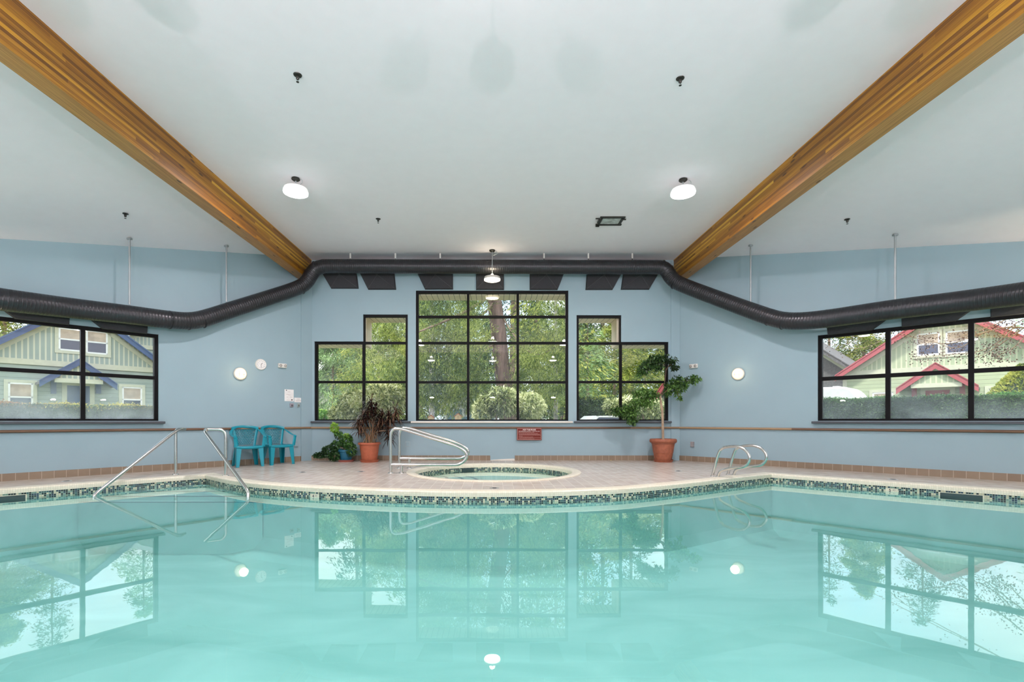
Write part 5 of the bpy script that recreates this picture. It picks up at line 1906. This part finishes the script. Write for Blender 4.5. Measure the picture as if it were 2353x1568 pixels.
shrub([blob(738, 955, 16.5, 16, 14, 500)], G_bright, 'low bright green mound at the lower left of the left stepped window', (W(738, 0, 16.5).x, 16.5), 95, L=.10)


def hedge(fr, s0, s1, o0, o1, ztop, m, mt, label, seed, n, name='hedge', topn=.25, mt2=None, L=.050):
    rng = np.random.default_rng(seed)
    p_ = fr.pt((s0 + s1) / 2, 0, (o0 + o1) / 2)
    root = thing(name, label, 'hedge', (p_.x, p_.y, -.26), group='clipped hedges outside')
    mb = MB().fbox(fr, s0 + .08, s1 - .08, -.26, ztop - .10, o0 + .10, o1 - .10)
    build('inner_growth', mb, mat('hedge_core', (.02, .035, .018), .95), root)

    def pts(k, top):
        s = rng.uniform(s0, s1, k)
        if top:
            o_ = rng.uniform(o0, o1, k); z = ztop + rng.normal(size=k) * .03 + .03 * np.sin(s * 5) - rng.uniform(0, .10, k)
        else:
            o_ = o0 + np.abs(rng.normal(size=k)) * .07; z = rng.uniform(.3, ztop, k)
        b = np.array(fr.p0)[None, :2] + s[:, None] * np.array(fr.t)[None, :2] + o_[:, None] * np.array(fr.n)[None, :2]
        c = np.column_stack([b, z])
        d = rng.normal(size=(k, 3)) + (np.array([0, 0, 1.0]) if top else -np.array(fr.n) * .6)
        return c, d
    c, d = pts(int(n * (1 - topn)), False)
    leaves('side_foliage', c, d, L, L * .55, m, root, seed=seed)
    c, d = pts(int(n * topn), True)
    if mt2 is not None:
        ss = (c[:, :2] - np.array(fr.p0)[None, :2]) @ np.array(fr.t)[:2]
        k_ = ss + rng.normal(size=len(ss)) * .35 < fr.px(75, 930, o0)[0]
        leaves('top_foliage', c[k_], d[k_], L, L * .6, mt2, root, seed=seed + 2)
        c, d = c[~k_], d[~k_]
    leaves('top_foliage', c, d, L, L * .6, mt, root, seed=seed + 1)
    return root


ho = 10.76 * .55
zh = 0.5 * (FL.px(5, 928, ho)[1] + FL.px(355, 933, ho)[1])
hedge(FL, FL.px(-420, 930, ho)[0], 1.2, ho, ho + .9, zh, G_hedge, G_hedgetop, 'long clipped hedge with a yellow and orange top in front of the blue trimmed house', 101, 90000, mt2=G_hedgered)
ho2 = 11.16 * .55
zh2 = 0.5 * (FR.px(1890, 918, ho2)[1] + FR.px(2340, 906, ho2)[1])
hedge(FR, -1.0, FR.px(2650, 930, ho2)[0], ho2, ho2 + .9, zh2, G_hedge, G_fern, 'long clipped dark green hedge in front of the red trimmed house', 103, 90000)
fh = Frame((W(1372, 0, 17.5).x, 17.5), (1, -.15), (.15, 1))
hedge(fh, -1.0, .9, 0, 1.3, W(0, 912, 17.5).z, G_dark, G_yell, 'boxy conifer hedge at the lower left of the right stepped window', 105, 12000, L=.07)


# houses
def gable_house(name, label, fr, base, sc_, hw, ze, zp, dep, cols, wins, door, porch, zb=-.26, band_h=.25, ov=.35, corner=True):
    """gable end facing the pool hall"""
    cgab, clap, ctrim, croof, crake = cols
    root = thing(name, label, 'house', tuple(fr.pt(sc_, zb, 0)), group='houses outside')
    build('siding', MB().fbox(fr, sc_ - hw, sc_ + hw, zb, ze, 0, dep), clap, root)
    build('gable_wall', MB().fprism(fr, [(sc_ - hw, ze), (sc_ + hw, ze), (sc_, zp)], -.02, dep), cgab, root)
    build('frieze_band', MB().fbox(fr, sc_ - hw - .02, sc_ + hw + .02, ze - band_h * .4, ze + band_h * .6, -.07, 0), ctrim, root)
    if corner:
        mb = MB()
        for q in (-1, 1):
            mb.fbox(fr, sc_ + q * hw - .09, sc_ + q * hw + .09, zb, ze, -.04, .1)
        build('corner_board', mb, ctrim, root)
    sl = (zp - ze) / hw
    th = .16
    mbr = MB(); mbk = MB(); mbt = MB()
    for q in (-1, 1):
        e_s = sc_ + q * (hw + ov); e_z = zp - sl * (hw + ov)
        mbr.fprism(fr, [(sc_, zp + .02), (e_s, e_z + .02), (e_s, e_z + .02 + th), (sc_, zp + .02 + th)], -.45, dep + .3)
        mbk.fprism(fr, [(sc_, zp - .12), (e_s, e_z - .12), (e_s, e_z + .13), (sc_, zp + .13)], -.50, -.44)
        mbk.fprism(fr, [(sc_, zp + .13), (e_s, e_z + .13), (e_s, e_z + .20), (sc_, zp + .20)], -.53, -.44)
        mbt.fprism(fr, [(sc_, zp - .34), (e_s - q * .3, e_z - .34 + sl * .3), (e_s - q * .3, e_z - .08 + sl * .3), (sc_, zp - .08)], -.06, -.02)
    build('roof', mbr, croof, root)
    build('rake_board', mbk, crake, root)
    build('rake_trim', mbt, ctrim, root)
    for x0, x1, y0, y1 in wins:
        xm = (x0 + x1) / 2
        s0 = fr.px(x0, 0)[0]; s1 = fr.px(x1, 0)[0]; z1_ = fr.px(xm, y0)[1]; z0_ = fr.px(xm, y1)[1]
        tr_ = .13
        mb = MB()
        for a, b, c, d in ((s0 - tr_, s1 + tr_, z1_, z1_ + tr_), (s0 - tr_, s1 + tr_, z0_ - tr_, z0_), (s0 - tr_, s0, z0_, z1_), (s1, s1 + tr_, z0_, z1_)):
            mb.fbox(fr, a, b, c, d, -.06, 0)
        w_ = build('window', mb, ctrim, root)
        mb = MB(); f_ = .07; zm_ = (z0_ + z1_) / 2
        for a, b, c, d in ((s0, s1, z1_ - f_, z1_), (s0, s1, z0_, z0_ + f_), (s0, s0 + f_, z0_, z1_), (s1 - f_, s1, z0_, z1_), (s0, s1, zm_ - f_ / 2, zm_ + f_ / 2)):
            mb.fbox(fr, a, b, c, d, -.05, 0)
        build('sash', mb, M_housewhite, w_)
        build('pane', MB().fbox(fr, s0 + f_, s1 - f_, zm_, z1_ - f_, -.03, -.02), M_blind, w_)
        build('pane', MB().fbox(fr, s0 + f_, s1 - f_, z0_ + f_, zm_, -.03, -.02), M_winblue, w_)
    if door:
        x0, x1, y0, dm = door
        s0 = fr.px(x0, 0)[0]; s1 = fr.px(x1, 0)[0]; z1_ = fr.px((x0 + x1) / 2, y0)[1]
        build('door', MB().fbox(fr, s0, s1, zb + .1, z1_, -.03, 0), dm, root)
        mb = MB()
        for a, b, c, d in ((s0 - .18, s1 + .18, z1_, z1_ + .2), (s0 - .18, s0, zb, z1_), (s1, s1 + .18, zb, z1_)):
            mb.fbox(fr, a, b, c, d, -.05, 0)
        build('door_trim', mb, ctrim, root)
    if porch:
        (xp, yp), (xa, ya), (xb, yb), (ba, bb), (by0, by1) = porch
        o_ = -1.1
        sp_, zp_ = fr.px(xp, yp, o_); sa, za = fr.px(xa, ya, o_); sb, zb2 = fr.px(xb, yb, o_)
        zz = (za + zb2) / 2
        mbr = MB(); mbk = MB()
        hw_ = (sb - sa) / 2
        sp_ = (sa + sb) / 2
        for q in (-1, 1):
            e = sp_ + q * hw_
            mbr.fprism(fr, [(sp_, zp_), (e, zz), (e, zz + .1), (sp_, zp_ + .1)], o_, 0)
            mbk.fprism(fr, [(sp_, zp_ - .14), (e, zz - .14), (e, zz + .12), (sp_, zp_ + .12)], o_ - .05, o_)
            mbk.fprism(fr, [(sp_, zp_ + .12), (e, zz + .12), (e, zz + .17), (sp_, zp_ + .17)], o_ - .08, o_)
        build('porch_roof', mbr, croof, root)
        build('porch_rake', mbk, crake, root)
        k_ = .62
        build('porch_gable', MB().fprism(fr, [(sp_ - hw_ * k_, zp_ - (zp_ - zz) * k_ - .1), (sp_ + hw_ * k_, zp_ - (zp_ - zz) * k_ - .1), (sp_, zp_ - .1)], o_ + .1, o_ + .25), cgab, root)
        build('porch_beam', MB().fbox(fr, sp_ - hw_ * k_, sp_ + hw_ * k_, zp_ - (zp_ - zz) * k_ - .30, zp_ - (zp_ - zz) * k_ - .1, o_ + .05, o_ + .28), ctrim, root)
        for x_ in (ba, bb):
            s_, z1_ = fr.px(x_, by0, -.5); z0_ = fr.px(x_, by1, -.3)[1]
            mb = MB().fbox(fr, s_ - .09, s_ + .09, z0_, z1_, -.18, 0)
            mb.fprism(fr, [(s_ - .06, z1_ - .1), (s_ + .06, z1_ - .1), (s_ + .06, z1_ + .05), (s_ - .06, z1_ + .05)], -1.0, 0)
            build('porch_bracket', mb, crake, root)
    return root


M_housewhite = mat('house_white', (.82, .82, .82), .5)
M_blind = mat('window_blind', (.46, .36, .28), .35, noise=.25, scale=3)
M_winblue = mat('window_dark', (.07, .08, .13), .12)
M_trimcream = mat('trim_cream', (.54, .54, .42), .6)
M_roof = mat('roof_shingle', (.13, .125, .13), .9, noise=.25, scale=12, bump=.3, bscale=20)
M_blue = mat('trim_blue', (.045, .085, .20), .5)
M_red = mat('trim_red', (.38, .085, .10), .5)
gr_g = board_mat('gable_sage_battens', (.30, .36, .32), (.56, .56, .44), .195, .062)
gr_l = board_mat('lap_sage', (.32, .38, .34), (.18, .22, .20), .19, .018, axis=1)
yg_g = board_mat('gable_lime_battens', (.38, .43, .29), (.56, .58, .41), .20, .058)
yg_l = board_mat('lap_lime', (.42, .47, .31), (.24, .27, .18), .19, .018, axis=1)

HL = FL.shifted(19.2)
sp, zp = HL.px(186, 701, -.48)
sb_, zbb = HL.px(3, 832); sb2, zbb2 = HL.px(352, 850)
ze = .5 * (zbb + zbb2)
s_r, z_r = HL.px(357, 818, -.48)
sl_ = (zp - z_r) / (s_r - sp)
s_l, z_l = HL.px(0, 797, -.48)
sl2 = (zp - z_l) / (sp - s_l)
slm = .5 * (sl_ + sl2)
hwL = (zp - ze) / slm
gable_house('sage_house', 'sage green house with blue roof trim and blue door outside the left window', HL, None, sp, hwL, ze, zp, 5, (gr_g, gr_l, M_trimcream, M_roof, M_blue),
            [(134, 187, 755, 807), (197, 247, 761, 814), (18, 76, 880, 946), (280, 326, 890, 948)], (153.6, 206, 887, M_blue),
            ((182, 832), (90, 885), (269, 888), (127, 231), (868, 905)))
HR = FR.shifted(21.0)
sp, zp = HR.px(2169, 709, -.48)
_, za = HR.px(1990, 857); _, zb_ = HR.px(2353, 838)
ze = .5 * (za + zb_)
s_l, z_l = HR.px(1924, 863, -.48); s_r, z_r = HR.px(2340, 780, -.48)
slm = .5 * ((zp - z_l) / (sp - s_l) + (zp - z_r) / (s_r - sp))
hwR = (zp - ze) / slm
gable_house('lime_house', 'pale lime green house with red roof trim and red door outside the right window', HR, None, sp, hwR, ze, zp, 9, (yg_g, yg_l, M_trimcream, M_roof, M_red),
            [(2107, 2160, 766, 817), (2173, 2230, 760, 813), (2005, 2053, 902, 960), (2272, 2312, 893, 950)], (2126.6, 2183, 897, M_red),
            ((2147, 841), (2059, 900), (2249, 894), (2098, 2210), (881, 912)))
# plainer neighbours
HG = FR.shifted(24)
s0_, z0_ = HG.px(1880, 800)
gable_house('grey_roof_house', 'house with a big dark grey shingle roof behind the white caravan', HG.shifted(2), None, HG.px(1872, 0)[0] - 2.2, 5.6, 2.6, 7.2, 8, (M_roof, board_mat('lap_tan', (.42, .36, .26), (.25, .2, .15), .2, .02, 1), M_trimcream, M_roof, M_roof), [], None, None)
HB = FL.shifted(25)
gable_house('far_sage_house', 'sage house roof just behind the right slope of the blue trimmed house', HB, None, HB.px(400, 0)[0] + .5, 4.5, HB.px(340, 800)[1], HB.px(340, 800)[1] + 2.0, 8, (gr_g, gr_l, M_trimcream, M_roof, M_housewhite), [], None, None)
HP = Frame((W(1552, 0, 24).x, 24), (.45, -.89), (.89, .45))
gable_house('pink_trim_house', 'cream house gable with red roof trim behind the trunk of the potted tree', HP, None, 1.6, 2.6, 1.9, 4.6, 2.2, (mat('cream_boards', (.60, .56, .44), .6), yg_l, M_trimcream, M_roof, M_red), [], None, None)
HV = Frame((W(800, 0, 38.5).x, 38.5), (1, .2), (-.2, 1))
gable_house('beige_house', 'beige lap sided house glimpsed behind the pale conifer in the left stepped window', HV, None, 0.3, 2.6, 3.9, 5.0, 4, (yg_l, board_mat('lap_beige', (.50, .50, .42), (.32, .32, .27), .25, .03, 1), M_trimcream, M_roof, M_roof), [], None, None)
HC = Frame((W(1085, 0, 30).x, 30), (1, 0), (0, 1))
gable_house('blue_house', 'small blue house glimpsed low in the middle of the centre window', HC, None, -.1, 1.5, 1.75, 2.3, 5, (mat('blue_gable', (.16, .28, .40), .6), board_mat('lap_blue', (.17, .30, .42), (.1, .18, .26), .2, .02, 1), M_housewhite, M_roof, M_housewhite), [(1066, 1075, 942, 953)], None, None)

# caravan behind the right hedge
fv = FR.shifted(15.0)
s0_ = fv.px(1840, 0)[0]; s1_ = fv.px(1986, 0)[0]; zt_ = fv.px(1930, 889)[1]
cv = thing('caravan', 'white caravan with a rounded nose parked behind the right hedge', 'caravan', tuple(fv.pt((s0_ + s1_) / 2, -.26, 1)))
L_ = s1_ - s0_
prof = [(s0_, .25)] + [(s1_ - .1, .25), (s1_, .7)] + [(s1_ - L_ * .34 * (1 - math.cos(a_ * PI / 16)), .95 + (zt_ - .95) * math.sin(a_ * PI / 16)) for a_ in range(1, 9)] + [(s0_, zt_ + .02)]
build('body', MB().fprism(fv, prof, 0, 2.2), mat('caravan_white', (.60, .61, .63), .3), cv, bevel=.08)
build('stripe', MB().fbox(fv, s0_ + .2, s1_ - L_ * .25, 1.55, 1.62, -.01, 0), M_shade, cv)
build('roof_vent', MB().fbox(fv, s0_ + L_ * .45, s0_ + L_ * .55, zt_ - .02, zt_ + .08, .8, 1.3), mat('caravan_white', (.60, .61, .63), .3), cv)
build('marker_light', MB().fbox(fv, s0_ + L_ * .30, s0_ + L_ * .36, zt_ - .5, zt_ - .42, -.02, 0), M_red, cv)
for q in (.3, .55):
    build('wheel', MB().lathe([(0, 0), (.32, 0), (.33, .1), (.32, .2), (0, .2)], fv.pt(s0_ + L_ * q, .07, 0.0), 20, fv.n), M_ink, cv)

# conical clipped shrub beside the lime house
fc_ = FR.shifted(12.0)
p_ = fc_.pt(fc_.px(2350, 0)[0], 0)
rng = np.random.default_rng(5)
n = 7000
zt_ = fc_.px(2340, 838)[1]
h_ = rng.uniform(0, 1, n) ** .8; a_ = rng.uniform(0, 2 * PI, n)
rad = (1 - h_ ** 1.7) * 1.55 + .05
C_ = np.column_stack([p_.x + rad * np.cos(a_), p_.y + rad * np.sin(a_), -.2 + h_ * (zt_ + .2)])
D_ = np.column_stack([np.cos(a_), np.sin(a_), np.ones(n) * .6]) + rng.normal(size=(n, 3)) * .5
ct = thing('clipped_conifer', 'dome shaped clipped conifer behind the right hedge at the photo edge', 'shrub', (p_.x, p_.y, -.26), group='shrubs outside the windows')
build('inner_growth', MB().lathe([(0, -.26), (1.35, -.26), (1.1, zt_ * .4), (.7, zt_ * .7), (0, zt_ - .2)], (p_.x, p_.y, 0), 16), mat('hedge_core', (.02, .035, .018), .95), ct)
leaves('foliage', C_, D_, .13, .06, G_yell, ct, seed=6)

# tree with withered brown leaves reaching across the right window
fd = FR.shifted(5.0)


def DP(x, y, o_=0.0):
    s_, z_ = fd.px(x, y, o_)
    return fd.pt(s_, z_, o_)


dt = thing('withered_tree', 'bare branched tree with withered brown leaves reaching across the right window', 'tree', tuple(DP(2560, 967)), group='trees outside the windows')
tb = DP(2560, 967)
build('trunk', MB().tube(catmull([(tb.x, tb.y, -.3), (tb.x, tb.y, 1.0), DP(2540, 800), DP(2500, 640), DP(2480, 450)], 5), [.14 - .003 * k for k in range(21)], 12), M_bark, dt, smooth=True)
bps = [[DP(2545, 830), DP(2420, 770), DP(2330, 752), DP(2260, 765), DP(2180, 790), DP(2110, 778), (DP(2060, 765))], [DP(2520, 700), DP(2400, 725), DP(2330, 770), DP(2270, 810), DP(2230, 825)],
       [DP(2500, 640), DP(2380, 690), DP(2310, 735), DP(2250, 760), DP(2200, 775)], [DP(2330, 752), DP(2290, 790), DP(2240, 810), DP(2180, 815), DP(2130, 822), DP(2098, 820)], [DP(2500, 700), DP(2350, 735), DP(2290, 790), DP(2300, 830)],
       [DP(2480, 560), DP(2300, 640), DP(2150, 700), DP(2020, 755), DP(1950, 790), DP(1905, 795)], [DP(2300, 640), DP(2100, 730), DP(2000, 795), DP(1900, 800)], [DP(2260, 765), DP(2200, 800), DP(2140, 785), DP(2105, 790)],
       [DP(2400, 720), DP(2340, 790), DP(2300, 815), DP(2280, 830)], [DP(2480, 600), DP(2330, 600), DP(2150, 560), DP(2000, 600)], [DP(2480, 520), DP(2300, 500), DP(2150, 430)]]
C_, D_ = [], []
rng = np.random.default_rng(9)
for k, b_ in enumerate(bps):
    q = catmull(b_, 6)
    r0 = .022 if k < 3 else .013
    build('branch', MB().tube(q, [r0 * (1 - .8 * i / (len(q) - 1)) for i in range(len(q))], 6), M_twig, dt, smooth=True)
    for i, p in enumerate(q):
        if i / len(q) < .22:
            continue
        m_ = 12 if k not in (5, 6, 9, 10) else 5
        C_.append(np.array(p) + rng.normal(size=(m_, 3)) * np.array([.10, .10, .11])); D_.append(rng.normal(size=(m_, 3)) + np.array([0, 0, -.6]))
leaves('withered_leaves', np.vstack(C_), np.vstack(D_), .050, .034, G_dry, dt, seed=10)

# parked car bonnet behind the right stepped window
Yc_ = 15.6
pc = W(1405, 0, Yc_)
cr = thing('parked_car', 'light coloured parked car with a sloping windscreen at the foot of the right stepped window', 'car', (pc.x, Yc_, -.26))
fcar = Frame((pc.x, Yc_), (1, .1), (-.1, 1))
body = [(-1.9, .1), (2.3, .1), (2.35, .45), (1.4, .62), (.75, .66), (.25, 1.10), (-1.0, 1.12), (-1.75, .75), (-1.95, .6)]
body = [(-s - .15, z) for s, z in body]
build('body', MB().fprism(fcar, body, 0, 1.65), mat('car_silver', (.55, .57, .60), .25, .3), cr, bevel=.04)
build('windscreen', MB().fprism(fcar, [(-.92, .70), (-.42, 1.07), (-.46, 1.11), (-.97, .72)], .12, 1.5), mat('screen_pale', (.75, .8, .85), .06), cr)
build('side_window', MB().fprism(fcar, [(-.80, .70), (.95, .72), (.62, 1.03), (-.42, 1.05)], -.008, 0), M_winblue, cr)
for q in (-1.35, 1.15):
    w_ = build('wheel', MB().lathe([(0, 0), (.31, 0), (.33, .08), (.31, .2), (0, .2)], fcar.pt(q, .06, -.02), 24, fcar.n), M_ink, cr)
    build('hubcap', MB().lathe([(0, -.01), (.2, -.005), (.2, 0)], fcar.pt(q, .06, -.02), 20, fcar.n), M_steel_dull, w_)


# two little birdhouses on the outer ledge of the centre window
def birdhouse(x, w_, ytop, lab, holes):
    Yb = YC + WT + .12
    p_ = W(x, 967, Yb)
    z0_ = Z_SILL - .01
    hw_ = w_ / 2 / F * Yb
    zt_ = CAMZ + (CY - ytop) / F * Yb
    ze_ = z0_ + (zt_ - z0_) * .60
    r_ = thing('birdhouse', lab, 'birdhouse', (p_.x, Yb, z0_), group='birdhouses on the outer window ledge')
    fr = Frame((p_.x, Yb), (1, 0), (0, 1))
    build('walls', MB().fprism(fr, [(-hw_ * .85, z0_), (hw_ * .85, z0_), (hw_ * .85, ze_), (0, zt_ - .015), (-hw_ * .85, ze_)], 0, .10), mat('birdhouse_wood', (.70, .55, .32), .7), r_)
    mb = MB()
    for q in (-1, 1):
        mb.fprism(fr, [(0, zt_ - .012), (q * hw_ * 1.1, ze_ - .012), (q * hw_ * 1.1, ze_ + .004), (0, zt_ + .004)], -.02, .12)
    build('roof', mb, mat('birdhouse_roof', (.50, .16, .07), .6), r_)
    mb = MB()
    for (a, b, c, d) in holes:
        mb.fbox(fr, a * hw_ - c / 2, a * hw_ + c / 2, z0_ + b - d / 2, z0_ + b + d / 2, -.004, 0)
    build('opening', mb, M_ink, r_)


ol = build('trim_8', MB().fbox(FC, cs(950), cs(1311), Z_SILL - .06, Z_SILL - .012, WT, WT + .26), M_sill_white)
struct(ol)
birdhouse(990, 13, 954, 'small tan birdhouse with barred openings at the left foot of the centre window', [(-.4, .03, .008, .04), (0, .03, .008, .04), (.4, .03, .008, .04)])
birdhouse(1052.5, 17, 950, 'larger tan birdhouse with an orange roof at the foot of the centre window', [(0, .11, .015, .015), (0, .075, .02, .008), (-.45, .015, .03, .02), (.45, .015, .03, .02)])
